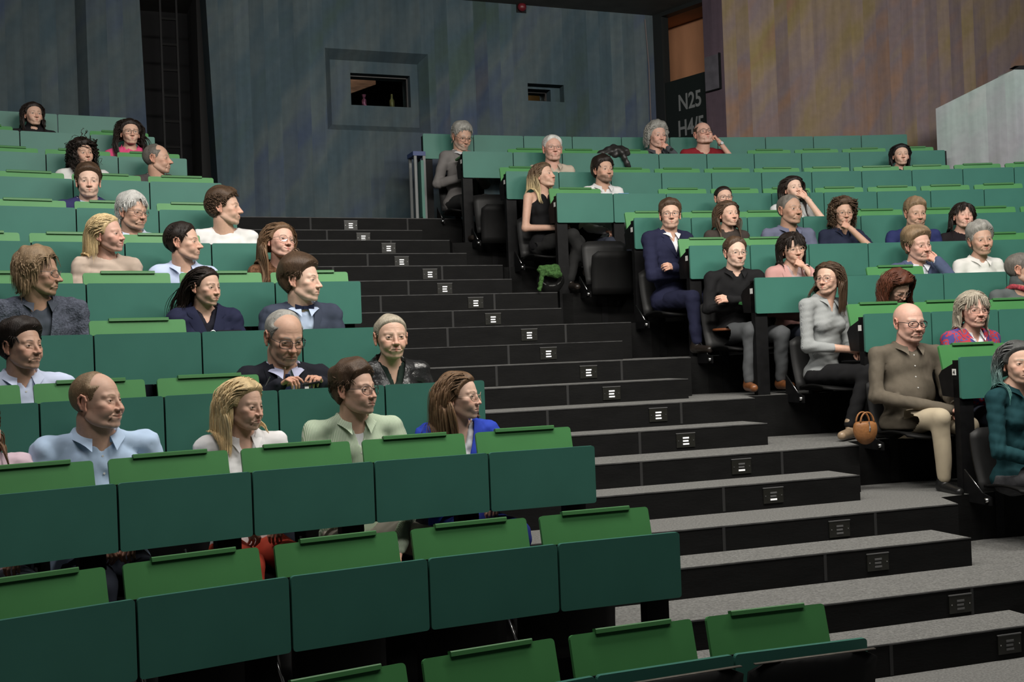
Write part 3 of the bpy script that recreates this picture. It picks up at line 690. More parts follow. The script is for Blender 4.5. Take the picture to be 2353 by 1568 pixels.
def head_base(fem,old,closed):
    k=(fem,old,closed)
    if k not in _hc:
        t=np.full(len(HD),.150)
        for i in range(26):
            d=head_sdf(HC+HD*t[:,None],fem,old,closed); t=t-d*.75
        _hc[k]=HC+HD*t[:,None]
    return _hc[k]
# ears
def ear_mesh():
    pts=[V3(0,.004,-.026),V3(.006,-.010,-.018),V3(.010,-.018,.0),V3(.011,-.017,.018),V3(.008,-.006,.028),V3(.004,.006,.022),V3(.001,.010,.008)]
    def f(p):
        d=ell(p,(.002,-.003,.0),(.005,.013,.026))
        for a,b in zip(pts,pts[1:]): d=smin(d,cap(p,a,b,.0036),.003)
        d=smin(d,ell(p,(.001,.003,-.022),(.004,.007,.008)),.004)
        d=smax(d,-ell(p,(.009,.001,.000),(.006,.008,.013)),.002)
        return d
    return snets(f,(-.008,-.028,-.038),(.02,.018,.038),.0024)
EARV,EARF=ear_mesh()
# hands
_hand={}
def hand(pose):
    if pose in _hand: return _hand[pose]
    curl={'relaxed':(22,28,18),'fist':(78,85,55),'pinch':(45,50,25),'flat':(6,8,5),'clasp':(48,52,25),'point':(10,14,8)}[pose]
    segs=[]
    for i,(x,ln) in enumerate(((.028,.92),(.010,1.0),(-.009,.95),(-.026,.76))):
        c=curl if not(pose=='point' and i>1) else (70,80,40)
        if pose=='pinch' and i==0: c=(30,35,20)
        p=V3(x,.086-.004*abs(i-1),0); a=0; spread=(.12,.03,-.05,-.14)[i]
        for L_,r0,r1,b in ((.043*ln,.0090,.0082,c[0]+i*3),(.027*ln,.0082,.0074,c[1]),(.022*ln,.0074,.0062,c[2])):
            a+=math.radians(b); d=V3(math.sin(spread)*math.cos(a),math.cos(a),-math.sin(a)); q=p+d*L_; segs.append((p,q,r0,r1)); p=q
    tb=V3(.026,.022,-.010)
    if pose=='fist': th=[tb,V3(.040,.052,-.022),V3(.026,.074,-.036),V3(.006,.076,-.042)]
    elif pose in('pinch','clasp'): th=[tb,V3(.044,.052,-.024),V3(.042,.080,-.040),V3(.034,.100,-.048)]
    else: th=[tb,V3(.050,.046,-.018),V3(.060,.075,-.026),V3(.062,.098,-.030)]
    for a,b,r0,r1 in ((th[0],th[1],.0145,.0115),(th[1],th[2],.0110,.0092),(th[2],th[3],.0092,.0072)): segs.append((a,b,r0,r1))
    def f(p):
        d=cap(p,(0,-.05,0),(0,.015,0),.0235,.0245)
        d=smin(d,cap(p,(.018,.030,-.002),(.024,.082,-.001),.0135,.0110),.012); d=smin(d,cap(p,(-.016,.028,-.002),(-.022,.078,-.001),.0135,.0100),.012)
        d=smin(d,cap(p,(0,.02,-.002),(0,.084,0),.0150,.0115),.012)
        for i,(a,b,r0,r1) in enumerate(segs): d=smin(d,cap(p,a,b,r0,r1),.0035)
        return d
    _hand[pose]=snets(f,(-.055,-.06,-.105),(.085,.215,.03),.0043); return _hand[pose]
def frame_from(y,z):
    y=np.array(y,float); y/=np.linalg.norm(y); z=np.array(z,float); z=z-y*(z@y); z/=np.linalg.norm(z); return np.stack([np.cross(y,z),y,z],1)
# ------------------------------------------------------------------ people
def tint_mat(name,rough=.55,bump=0,bscale=300,noise=.08,nscale=40,spec=.4,sss=0,sheen=0,stretch=(1,1,1)):
    m=mat(name,(1,1,1),rough,0,spec=spec,bump=bump,bscale=bscale,stretch=stretch); nt=m.node_tree; b=nt.nodes['Principled BSDF']
    a=nt.nodes.new('ShaderNodeAttribute'); a.attribute_name='tint'; tc=[n for n in nt.nodes if n.bl_idname=='ShaderNodeMapping'][0]
    n=nt.nodes.new('ShaderNodeTexNoise'); n.inputs['Scale'].default_value=nscale; n.inputs['Detail'].default_value=3
    r=nt.nodes.new('ShaderNodeMapRange'); r.inputs[1].default_value=.3; r.inputs[2].default_value=.7; r.inputs[3].default_value=1-noise; r.inputs[4].default_value=1+noise
    s=nt.nodes.new('ShaderNodeVectorMath'); s.operation='SCALE'
    nt.links.new(tc.outputs[0],n.inputs[0]); nt.links.new(n.outputs[0],r.inputs[0]); nt.links.new(a.outputs['Color'],s.inputs[0]); nt.links.new(r.outputs[0],s.inputs['Scale']); nt.links.new(s.outputs[0],b.inputs['Base Color'])
    if sss: b.inputs['Subsurface Weight'].default_value=sss; b.inputs['Subsurface Radius'].default_value=(.012,.005,.003); b.inputs['Subsurface Scale'].default_value=1
    if sheen: b.inputs['Sheen Weight'].default_value=sheen
    return m
M_skin=tint_mat('skin',.5,.08,500,.05,60,.35,sss=.12)
M_hair=tint_mat('hair',.5,.35,90,.22,25,.35,stretch=(3,3,.6))
M_cloth=tint_mat('woven_cloth',.85,.18,500,.06,30,.2,sheen=.0)
M_eyew=mat('eye_white',(.55,.52,.48),.25); M_pup=mat('pupil',(.006,.006,.006),.15)
IRIS={c:mat('iris_'+c,v,.2) for c,v in (('brown',(.05,.025,.012)),('blue',(.10,.16,.2)),('green',(.09,.10,.05)))}
def striped(name,c1,c2,sc,axis=0):
    m=bpy.data.materials.new(name); m.use_nodes=True; nt=m.node_tree; b=nt.nodes['Principled BSDF']; b.inputs['Roughness'].default_value=.85; b.inputs['Specular IOR Level'].default_value=.2
    tc=nt.nodes.new('ShaderNodeTexCoord'); w_=nt.nodes.new('ShaderNodeTexWave'); w_.bands_direction='XYZ'[axis]; w_.inputs['Scale'].default_value=sc; w_.inputs['Distortion'].default_value=.6; w_.inputs['Detail'].default_value=1
    r=nt.nodes.new('ShaderNodeValToRGB'); r.color_ramp.elements[0].position=.38; r.color_ramp.elements[0].color=(*c1,1); r.color_ramp.elements[1].position=.6; r.color_ramp.elements[1].color=(*c2,1)
    nt.links.new(tc.outputs['Object'],w_.inputs[0]); nt.links.new(w_.outputs[0],r.inputs[0]); nt.links.new(r.outputs[0],b.inputs['Base Color']); return m
def flowered(name):
    m=bpy.data.materials.new(name); m.use_nodes=True; nt=m.node_tree; b=nt.nodes['Principled BSDF']; b.inputs['Roughness'].default_value=.85
    tc=nt.nodes.new('ShaderNodeTexCoord'); v=nt.nodes.new('ShaderNodeTexNoise'); v.inputs['Scale'].default_value=22; v.inputs['Detail'].default_value=1
    r=nt.nodes.new('ShaderNodeValToRGB'); r.color_ramp.interpolation='CONSTANT'; e=r.color_ramp.elements; e[0].color=(.06,.05,.22,1); e[1].position=.46; e[1].color=(.42,.03,.05,1); x=e.new(.60); x.color=(.05,.09,.30,1); x=e.new(.66); x.color=(.40,.04,.05,1)
    nt.links.new(tc.outputs['Object'],v.inputs[0]); nt.links.new(v.outputs[0],r.inputs[0]); nt.links.new(r.outputs[0],b.inputs['Base Color']); return m
_cm={}
def cloth(col,kind='woven'):
    k=(col,kind)
    if k in _cm: return _cm[k]
    if kind=='leather': m=mat('black_leather',col,.3,.2,20,bump=.4,bscale=40,spec=.6)
    elif kind=='knit': m=mat('knitted_wool',col,.95,.35,70,bump=.8,bscale=110,spec=.1)
    elif kind=='linen': m=mat('linen_cloth',col,.9,.06,40,bump=.15,bscale=400,spec=.12)
    elif kind=='denim': m=mat('denim',col,.9,.25,25,bump=.3,bscale=300,spec=.15)
    elif kind=='stripe_green': m=striped('green_white_stripe',(.62,.68,.56),(.30,.42,.27),48)
    elif kind=='stripe_grey': m=striped('grey_white_stripe',(.40,.42,.41),(.24,.25,.26),110)
    elif kind=='flower': m=flowered('red_blue_pattern')
    elif kind=='fur': m=mat('fuzzy_brown_wool',col,.95,.5,50,bump=1.0,bscale=70,spec=.1)
    else: m=mat('woven_fabric',col,.85,.05,12,bump=.05,bscale=500,spec=.15)
    _cm[k]=m; return m
HAIRC={'dark':(.018,.011,.008),'black':(.009,.007,.007),'brown':(.085,.050,.029),'lbrown':(.17,.098,.052),'ginger':(.17,.062,.028),'blond':(.72,.54,.29),'dblond':(.28,.19,.11),'ombre':(.13,.085,.05),'grey':(.36,.35,.32),'dgrey':(.17,.155,.135),'white':(.62,.61,.58),'ashblond':(.42,.37,.29),'teal':(.20,.32,.29),'auburn':(.11,.035,.018)}
SKIN={'fair':(.70,.475,.37),'light':(.63,.405,.305),'med':(.54,.335,.245),'tan':(.45,.275,.195),'pink':(.65,.395,.31)}
def hash_rng(s): return np.random.default_rng(s)
def mesh_hair(name,vs,qs,cs): return np_mesh(name,[(vs,qs,0,cs)],[M_hair])
HL=((-.125,-.085),(-.06,-.072),(-.035,-.050),(-.022,.012),(.002,.022),(.010,-.004),(.020,.000),(.030,.034),(.046,.058),(.062,.073),(.09,.080))
def hairline(y): return np.interp(y,[a for a,b in HL],[b for a,b in HL])
class Person: pass
pn=0
def person(key,px,py,hpx,yaw,label,fem=False,old=False,closed=False,pitch=0,roll=0,skin='light',hair='short',hc='brown',hlen=.05,bald=0,
           beard=0,glasses=None,top='shirt',tc=(.5,.6,.75),tm='woven',jacket=None,jm='woven',tie=None,trousers=(.03,.035,.05),trm='woven',shoe=(.02,.015,.012),
           arms='lap',sw=None,fat=1,bf=None,lean=.07,iris='brown',smile=0,nose=1,jaw=1,dr=-.30,legs='sit',hands=('clasp','clasp'),gaze=(0,0),seat=True,wid=1,part=.02,vopen=None,under=None,tuck=False,sleeve=1,volume=1,hzmin=.64,curl=0,neckw=1,lo=None,armpts=None,legpts=None,headz=None):
    global pn; pn+=1; rng=hash_rng(1000+pn)
    kb=ROWS[key]['k']; fz=floorz(kb-1)
    q=hit(px,py,key,dr); d=ray(px,py); Y=q[1]; HP=aty(px,py,Y)
    c=ROWS[key]['cen']; a=math.atan2(q[0]-c[0],q[1]-c[1])
    phi=-a if bf is None else math.radians(bf)       # facing: + towards image right
    if bf is None: phi=-a
    face=np.array([math.sin(phi),-math.cos(phi),0]); rz=math.pi+phi
    R=rotz(rz); O=HP-face*lean; oz=fz+.385
    hz=HP[2]-oz
    if hz<hzmin: oz=HP[2]-hzmin
    if hz>.82: oz=HP[2]-.82
    O=np.array([O[0],O[1],oz]); Hd=R.T@(HP-O)
    hs=float(np.clip(hpx*Y/F/.236,.84,1.14))
    if fem: hs=min(hs,1.08)
    hs3=hs*V3(1.07,1.03,1.0)
    e=empty('person',tuple(O),rz,label,'person')
    big=hpx>72; lo_=.0095 if hpx>95 else (.012 if big else .015)
    yaw=yaw-math.degrees(math.atan2(HP[0],HP[1])); psi=math.radians(yaw)-phi
    RH=rotz(psi)@rotx(-math.radians(pitch))@roty(math.radians(roll))
    # ---------------- head surface
    base=head_base(fem,old,closed).copy(); F_=HF; idx=None
    if not big:
        g=np.arange(NA*NE).reshape(NE,NA); rows=np.r_[np.arange(0,NE-1,2),NE-1]; g2=g[rows][:,::2]; base=base[g2.ravel()]
        ne,na=g2.shape; ff=[]
        for i in range(ne-1):
            u=i*na+np.arange(na); w_=i*na+(np.arange(na)+1)%na; ff.append(np.stack([u,u+na,w_+na,w_],1))
        F_=np.concatenate(ff)
    cb=base.copy(); x,y,z=base.T; ax=np.abs(x)
    # morphs
    if not fem: jaw=jaw*1.06; smile=smile-.15
    else: nose=nose*.85 if nose==1 else nose; smile=smile-.05
    low=np.clip((-z-.03)/.06,0,1); base[:,0]*=1+(jaw-1)*low
    nm=np.exp(-((ax/.018)**2+((z+.03)/.024)**2))*(y>.06); base[:,1]+=nm*(nose-1)*.02; 
    cm=np.exp(-(((ax-.024)/.012)**2+((z+.064)/.010)**2))*(y>.04); base[:,2]+=cm*smile*.006; base[:,1]-=cm*smile*.002; base[:,0]+=np.sign(x)*cm*smile*.003
    ck=np.exp(-(((ax-.036)/.016)**2+((z+.030)/.016)**2))*(y>.02); base+=(base/ (np.linalg.norm(base,axis=1,keepdims=True)))*(ck*(smile*.004+(fat-1)*.012))[:,None]
    base[:,0]*=wid
    if fat>1: base[:,0]*=1+.25*(fat-1)*np.clip((-z)/.08,0,1)
    # tint
    sk=np.array(SKIN[skin]); hcx=np.array(HAIRC[hc]); col=np.tile(sk,(len(cb),1)); P=np.stack([ax,y,z],1)
    def mixc(c_,w_): 
        nonlocal col; col=col*(1-w_[:,None])+np.array(c_)*w_[:,None]
    red=sk*np.array([1.02,.72,.68]); mixc(red,.5*np.exp(-(((ax-.042)/.020)**2+((z+.026)/.020)**2))*(y>.02)); mixc(red,.5*nm)
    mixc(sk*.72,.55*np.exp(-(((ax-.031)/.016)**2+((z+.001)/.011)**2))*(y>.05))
    li=np.minimum(cap(P,(0,.0885,-.0605),(.021,.0765,-.0643),.0058,.003),cap(P,(0,.087,-.0705),(.017,.077,-.068),.0066,.004))
    mixc(sk*np.array([.78,.42,.42]) if not fem else sk*np.array([.75,.36,.38]),np.clip(.5-li/.0015,0,1)*.85)
    mixc(sk*.25,np.clip(.5-cap(P,(0,.094,-.0655),(.022,.0800,-.0655),.0018)/.001,0,1)*.7)
    rim=np.abs(ell(P,(.0312,.0800,-.0003),(.0135,.0095,.0055)))
    if not closed: mixc((.03,.02,.015),np.clip(1-rim/.0018,0,1)*(z>-.001)*(.85 if fem else .6))
    else: mixc((.04,.025,.02),np.clip(1-np.abs(cap(P,(.0215,.079,-.0035),(.0405,.075,-.0025),.001))/.0018,0,1)*.8)
    bd=np.minimum(cap(P,(.013,.0815,.0215),(.030,.0790,.0265),.0036,.0032),cap(P,(.030,.0790,.0265),(.047,.0620,.0195),.0030,.0016))
    mixc(hcx*(1.0 if hc not in('white','blond') else .55)*.8+sk*.05,np.clip(.5-bd/.0025,0,1)*(.85 if not fem else .7)*(1 if hc not in('white','blond','ashblond') else .55))
    bz=np.clip((-z-.046+.25*np.clip(.02-y,0,1)*2)/.012,0,1)*np.clip((y+.012)/.02,0,1)*(np.clip(li/.003,0,1)); bz=np.maximum(bz*np.clip((-z-.040)/.01,0,1),0)
    if beard: mixc(hcx if beard<2 else hcx,bz*min(beard,1)*.75)
    elif not fem: mixc(sk*np.array([.72,.72,.76]),bz*.25)
    hl=hairline(cb[:,1]); m_h=np.clip((cb[:,2]-hl)/.012,0,1)
    if bald: # receding pattern
        lim={1:.040,2:-.005,3:-.060,4:-.075}[bald]; rc=np.clip((cb[:,1]-lim)/.02,0,1)*np.clip((cb[:,2]-.052+.0*ax)/.02,0,1)*np.clip((.064-ax+.01*bald)/.012,0,1)
        if bald>=3: rc=np.maximum(rc,np.clip((cb[:,2]-.055)/.015,0,1))
        m_h=m_h*(1-rc)
        if bald==4: m_h*=0
    if hair in('short','side','crop','curlyshort','wavy'): mixc(hcx*.8+sk*.15,m_h*.8)
    if bald in(3,) : mixc(sk*.9,0*m_h)
    hv=(base*hs3)@RH.T+Hd
    parts=[(hv,F_,0,col)]
    # ears
    for s in (-1,1):
        ev=EARV.copy(); ev[:,0]*=1; ev=ev@rotz(-.35).T; ev[:,0]*=s; ev=ev*1.2+V3(s*.0735*wid,-.010,-.006)
        ef=EARF if s>0 else EARF[:,::-1]; parts.append(((ev*hs3)@RH.T+Hd,ef,0,sk*np.array([1,.80,.76])))
    # eyes
    if not closed:
        n=12
        for s in (-1,1):
            ang=np.radians([0,13,29,31,60,90,120,150,180]); vs=[];ms=[]
            for t in ang:
                for j in range(n): b_=2*math.pi*j/n; vs.append((math.sin(t)*math.cos(b_),math.cos(t),math.sin(t)*math.sin(b_)))
            vs=np.array(vs)*.0126; gy,gp=gaze; G=rotz(-math.radians(gy))@rotx(math.radians(gp)); vs=vs@G.T+V3(s*.0312*wid,.0655,-.0003)
            wv=(vs*hs3)@RH.T+Hd
            for i in range(len(ang)-1):
                f_=[(i*n+j,(i+1)*n+j,(i+1)*n+(j+1)%n,i*n+(j+1)%n) for j in range(n)]
                parts.append((wv,np.array(f_),1 if i>=2 else (2 if i==1 else 3),None))
            # keep vertices compact: one copy per ring band is fine at this size
    # ---------------- torso
    wM=1.0 if not fem else .90
    sw=sw or (.178 if not fem else .156); 
    N=V3(Hd[0]*.6,Hd[1]-.052,Hd[2]-.129*hs); Pv=V3(0,0,.09); Sz=N[2]-.052
    hb=Hd+RH@V3(0,-.022,-.075)*hs
    def L(t): return Pv+(N-Pv)*t
    sh={s:V3(N[0]+s*sw,N[1]-.005,Sz-.012) for s in(-1,1)}
    A={'lap':{-1:(V3(-sw-.055,.06,.25),V3(-.085,.27,.19)),1:(V3(sw+.055,.06,.25),V3(.085,.27,.19))},
       'desk':{-1:(V3(-sw-.07,.14,.32),V3(-.11,.36,.37)),1:(V3(sw+.07,.14,.32),V3(.11,.36,.37))},
       'crossed':{-1:(V3(-sw-.05,.11,.30),V3(.10,.235,.335)),1:(V3(sw+.05,.11,.28),V3(-.11,.20,.30))}}.get(arms,None)
    if A is None: A={-1:(V3(-sw-.055,.06,.25),V3(-.085,.27,.19)),1:(V3(sw+.055,.06,.25),V3(.085,.27,.19))}
    if armpts: A={-1:tuple(V3(*v) for v in armpts[0]),1:tuple(V3(*v) for v in armpts[1])}
    # hand targets given relative to the head: ('chin',side)
    def rel(v): return (Hd+RH@(V3(*v)*hs3))
    A={s:list(A[s]) for s in A}
    if arms=='chinR': A[1]=[V3(sw+.02,.26,N[2]-.23),rel((.018,.118,-.135))]
    if arms=='chinL': A[-1]=[V3(-sw-.02,.26,N[2]-.23),rel((-.018,.118,-.135))]
    if arms=='cheekL': A[-1]=[V3(-sw-.14,.14,N[2]-.20),rel((-.115,.05,-.10))]
    if arms=='noseR': A[1]=[V3(sw+.05,.26,N[2]-.22),rel((.055,.125,-.125))]
    if arms=='noseL': A[-1]=[V3(-sw-.05,.26,N[2]-.22),rel((-.055,.125,-.125))]
    wr=[(rng.normal(size=3)*np.array([1,.8,1.3])*(45 if i_<4 else 110),rng.uniform(0,6.28),1 if i_<4 else .45) for i_ in range(7)]
    def folds(p,amp): return amp*2.1*sum(w__*(1-np.abs(np.sin((p@k_)*.5+f_))*1.6) for k_,f_,w__ in wr)/2.4
    cw=.0 if top in('tank','tshirt') else .004
    def torso(p,o=0):
        q=p.copy()
        f=ell(q,(0,.012,.075),(.172*wM*fat**.5+o,.130+o,.115+o))
        cN=L(.36); f=smin(f,ell(q,cN+V3(0,.012*fat,0),(.146*wM*fat+o,.112*fat+o,.15+o)),.06)
        cN=L(.70); f=smin(f,ell(q,cN+V3(0,.004,.0),(.158*wM*fat**.5+o,.108+o,.145+o)),.05)
        if fem:
            for s in(-1,1): f=smin(f,ell(q,L(.62)+V3(s*.072,.075,0),(.058+o,.052+o,.058+o)),.035)
        for s in(-1,1):
            f=smin(f,cap(q,N+V3(s*.03,-.012,-.035),sh[s]-V3(s*.01,0,0),.055+o,.050+o),.035)
        f=smin(f,cap(q,N+V3(0,-.02,.005),N+V3(0,-.015,-.06),.062*neckw+o,.085+o),.04)
        return f
    def arm(p,s,o=0,frac=1):
        El,Wr=A[s]; f=cap(p,sh[s],El,.049+o,.041+o)
        if frac<1: W2=El+(Wr-El)*frac
        else: W2=Wr
        if frac>0: f=smin(f,cap(p,El,W2,.041+o,.031+o),.02)
        return f
    up_=(hb-(N+V3(0,-.01,-.03))); up_/=np.linalg.norm(up_)
    nr=(.061 if not fem else .050)*neckw*hs
    # skin: neck, upper chest, arms and hands
    slv=sleeve; clothed_arm=slv>=1
    def skinf(p):
        f=smin(cap(p,N+V3(0,-.005,-.10),hb,nr*1.12,nr),smax(torso(p,-.016),-(p[:,2]-(N[2]-.24)),.004),.03)
        if slv<1:
            for s in(-1,1): f=smin(f,arm(p,s,-.006),.02)
        return f
    xs=max(abs(A[-1][0][0]),abs(A[1][0][0]),sw)+.09
    ptsA=[A[s][i] for s in A for i in(0,1)]
    def bb(lst,m): l=np.array(lst); return l.min(0)-m,l.max(0)+m
    if slv<1: l0,h0=bb(ptsA+[hb,sh[-1],sh[1],N-V3(0,0,.24)],.085)
    else: l0,h0=bb([hb,sh[-1]+V3(0,-.05,0),sh[1]+V3(0,.07,0),N-V3(0,0,.24)],.06)
    v,f_=snets(skinf,l0,h0,lo_*.9); parts.append((v,f_,0,sk*np.array([.97,.93,.92])))
    for s in(-1,1):
        El,Wr=A[s]; pose=hands[0] if s<0 else hands[1]
        if pose is None: continue
        if hpx<58 and arms in('lap','desk'): continue
        hvv,hff=hand(pose); hvv=hvv.copy(); hvv[:,0]*=-s
        dr_=Wr-El; dr_/=np.linalg.norm(dr_)
        nz=V3(0,.2,1)
        if arms in('chinR','chinL','noseR','noseL') and Wr[2]>El[2]+.1: nz=V3(.0*s,1,.1); dr_=dr_*.8+V3(-s*.35,-.1,0); dr_/=np.linalg.norm(dr_)
        if arms=='cheekL' and s<0: nz=V3(-1,.5,.1)
        if arms=='crossed': nz=V3(0,1,.35)
        FR=frame_from(dr_,nz); hsz=(.86 if not fem else .79)
        hff2=hff if s<0 else hff[:,::-1]
        hf_w=(hvv*hsz)@FR.T+Wr; parts.append((hf_w,hff2,0,sk*np.array([1.0,.88,.85])))
        if slv>=1:
            vv,f2=snets(lambda p:cap(p,El+(Wr-El)*.6,Wr,.029,.0235*hsz),*bb([El+(Wr-El)*.6,Wr],.04),.009); parts.append((vv,f2,0,sk))
    body=link('body',np_mesh('body',parts,[M_skin,M_eyew,IRIS[iris],M_pup]),e)
    # ---------------- clothing
    top_o=0.0
    neck_r=nr+.007
    def vneck(p,z0,w0,zt=None):
        zt=zt or N[2]+.02; k_=w0/(zt-z0); al=math.atan(k_)
        wdg=(np.abs(p[:,0]-N[0]*np.clip((p[:,2]-z0)/(zt-z0),0,1))-(p[:,2]-z0)*k_)*math.cos(al)
        return np.maximum(wdg,-(p[:,1]-(N[1]-.01)))
    def neckhole(p,r,dz):  # vertical cut around the neck
        c_=N+V3(0,-.004,dz); d_=np.sqrt(((p-c_)[:,0])**2+((p-c_)[:,1])**2)-r
        return np.maximum(d_,-(p[:,2]-c_[2]+.0)+.25*(p[:,1]-c_[1]))
    vz={'shirt':N[2]-.075,'blouse':N[2]-.13,'suit':N[2]-.02,'tshirt':None,'turtle':None,'tank':N[2]-.09,'vtop':N[2]-.10}.get(top)
    if vopen: vz=N[2]-vopen
    def topf(p):
        f=torso(p,0)+0*p[:,0]
        for s in(-1,1):
            if slv>0: f=smin(f,arm(p,s,cw,1 if slv>=1 else max(0,(slv-.5)*2)),.03)
        f=f+folds(p,.0028)
        if slv>=1:
            for s in(-1,1):
                El=A[s][0]; dd=np.linalg.norm(p-El,axis=1); f=f+.004*np.exp(-(dd/.09)**2)*np.sin((p@(A[s][1]-El)/np.linalg.norm(A[s][1]-El))*150+s)
        if top=='turtle': f=smin(f,cap(p,N+V3(0,-.01,-.03),N+up_*.065,nr+.012,nr+.010),.012)
        else: f=smax(f,-neckhole(p,neck_r+({'tshirt':.010,'blouse':.012,'tank':.035}.get(top,.002)),{'tshirt':-.035,'blouse':-.03,'tank':-.055}.get(top,-.02)),.004)
        if vz: f=smax(f,-vneck(p,vz,.045 if top!='blouse' else .05),.004)
        f=smax(f,(.105 if tuck else .03)-p[:,2],.006)
        if top=='tank':
            for s in(-1,1): f=smax(f,-(np.sqrt((p[:,0]-sh[s][0]-s*.0)**2+(p[:,2]-sh[s][2]-.01)**2)-.072),.006)
        if slv<1:
            for s in (-1,1):
                El=A[s][0]; u_=(El-sh[s]); ln=np.linalg.norm(u_); u_/=ln
                if 0<slv<=.5: 
                    near=cap(p,sh[s],El,.075)
                    f=np.where((near<0)&(((p-sh[s])@u_)>ln*slv*1.6),np.maximum(f,((p-sh[s])@u_)-ln*slv*1.6),f)
        return f
    if jacket is None or top in('shirt','suit','blouse','tshirt','turtle','vtop'):
        pa_=[sh[-1],sh[1],N+V3(0,0,.03),V3(0,-.06,-.02),V3(0,.1,0)]+(ptsA if slv>0 else [])
        if jacket is None or True:
            l0,h0=bb(pa_,.085)
            if jacket is not None: # only the part seen in the opening
                l0,h0=bb([N+V3(-.10,-.08,.03),N+V3(.10,.10,-.05),V3(0,.16,.08)],.04)
            v,f_=snets((lambda p:topf(p)) if jacket is None else (lambda p:smax(topf(p),-(.006-0*p[:,0])+0*p[:,0]-.0,.001)),l0,h0,lo_)
            M_top=cloth(tc,tm); ob_=link({'shirt':'shirt','suit':'shirt','blouse':'blouse','tshirt':'t_shirt','turtle':'sweater','tank':'tank_top','vtop':'sweater'}[top],np_mesh('top',[(v,f_,0,None)],[M_top]),e)
            if under:
                l1,h1=bb([N+V3(-.10,-.08,.03),N+V3(.10,.10,-.05),V3(0,.16,.14)],.04)
                v,f_=snets(lambda p:smax(torso(p,-.010),-neckhole(p,neck_r+.010,-.040),.004),l1,h1,lo_*.8); link('undershirt',np_mesh('undershirt',[(v,f_,0,None)],[cloth(under)]),ob_)
            # collar
            if top in('shirt','suit','blouse'):
                sp_=None; ca=[];na_=26; tipn=.052 if top!='blouse' else .062
                a0=math.radians(14 if top=='suit' else 24)
                rc=neck_r+.003
                for i in range(na_+1):
                    t_=a0+(2*math.pi-2*a0)*i/na_; sx_=math.sin(t_); cy=math.cos(t_)  # t=0 front
                    front=max(0,math.cos(t_)); b_=N+V3(0,-.004,0)
                    hgt=.036*(1-.45*front)+.008
                    tip=math.exp(-(min(t_,2*math.pi-t_)-a0)/.38)
                    w1=rc+.030+.008*tip; drop=-.014-tipn*tip
                    base_=b_+V3(sx_*rc,cy*rc*1.05,-.028-.022*front); topp=b_+V3(sx_*(rc+.002),cy*(rc+.003)*1.05,hgt-.02-.028*front)
                    fl=b_+V3(sx_*w1,cy*w1*1.1+.010*tip,drop+.004-.012*front)
                    ca.append((base_,topp,topp+V3(sx_*.006,cy*.006,-.002),fl))
                vs=np.array(ca).reshape(-1,3); n4=4; fs=[]
                for i in range(na_):
                    for j in range(3): fs.append((i*4+j,i*4+j+1,(i+1)*4+j+1,(i+1)*4+j))
                # thickness
                off=vs+V3(0,0,-.0025)+ (vs-(N+V3(0,0,0)))*V3(.03,.03,0); k_=len(vs); fs=np.array(fs); fs2=fs[:,::-1]+k_
                col_=link('collar',np_mesh('collar',[(np.concatenate([vs,off]),np.concatenate([fs,fs2]),0,None)],[M_top]),ob_)
            if (top=='shirt' and jacket is None and big) or tm=='linen':
                zs=np.arange(vz-.012 if vz else N[2]-.1,.12,-.072)
                for zz in zs[:5]:
                    tt=(zz-Pv[2])/(N[2]-Pv[2]); xx=N[0]*tt; yy=ysurf(topf,xx,zz)
                    mb=MB(); mb.tube([(xx,yy-.001,zz),(xx,yy+.003,zz)],.0045,8); mb.obj('button',M_white,ob_)
    if jacket is not None:
        jz=.30*(N[2]) + .02 if vopen is None else N[2]-vopen-.1
        jz=max(jz,.14); wj=.072 if jm!='leather' else .085
        def jf(p):
            f=torso(p,.011)
            for s in(-1,1): f=smin(f,arm(p,s,.011),.03)
            f=f+folds(p,.0030)
            for s in(-1,1):
                El=A[s][0]; dd=np.linalg.norm(p-El,axis=1); f=f+.004*np.exp(-(dd/.09)**2)*np.sin((p@(A[s][1]-El)/np.linalg.norm(A[s][1]-El))*130+s)
            f=smax(f,-neckhole(p,neck_r+.009,-.03),.004)
            return smax(f,-vneck(p,jz,wj),.003)
        l0,h0=bb([sh[-1],sh[1],N+V3(0,0,.03),V3(0,-.06,-.03),V3(0,.1,0)]+ptsA,.095)
        v,f_=snets(jf,l0,h0,lo_); M_j=cloth(jacket,jm)
        jo=link('jacket',np_mesh('jacket',[(v,f_,0,None)],[M_j]),e)
        zt=N[2]+.012
        def jf0(p): 
            return torso(p,.012)
        for s in(-1,1):
            vs=[];nt_=14
            lw=.058 if jm!='leather' else .07
            for i in range(nt_+1):
                t_=i/nt_; zz=jz+(zt-jz)*t_; k_=wj*t_; cx_=N[0]*t_
                prof=min(1,t_*2.4)*(1 if t_<.70 else .62 if t_<.76 else .85) ; w_=lw*prof
                for j in range(4):
                    xx=cx_+s*(k_-.006+w_*j/3); zq=zz-.012*j/3
                    yy=ysurf(jf0,xx,zq); vs.append((xx,yy+.004+.003*(j<3)-.003*(j==3),zq))
            vs=np.array(vs); fs=np.array([(i*4+j,i*4+j+1,(i+1)*4+j+1,(i+1)*4+j) for i in range(nt_) for j in range(3)])
            if s<0: fs=fs[:,::-1]
            off=vs-V3(0,.006,0); fs=np.concatenate([fs,fs[:,::-1]+len(vs)])
            link('lapel',np_mesh('lapel',[(np.concatenate([vs,off]),fs,0,None)],[M_j]),jo)
        # back of the collar
        mb=MB(); ring=[]
        for i in range(17):
            t_=math.radians(62)+math.radians(236)*i/16; rr=neck_r+.016
            ring.append((N[0]*.9+math.sin(t_)*rr,N[1]-.004+math.cos(t_)*rr,N[2]+.005-.018*max(0,math.cos(t_))))
        vs=[];
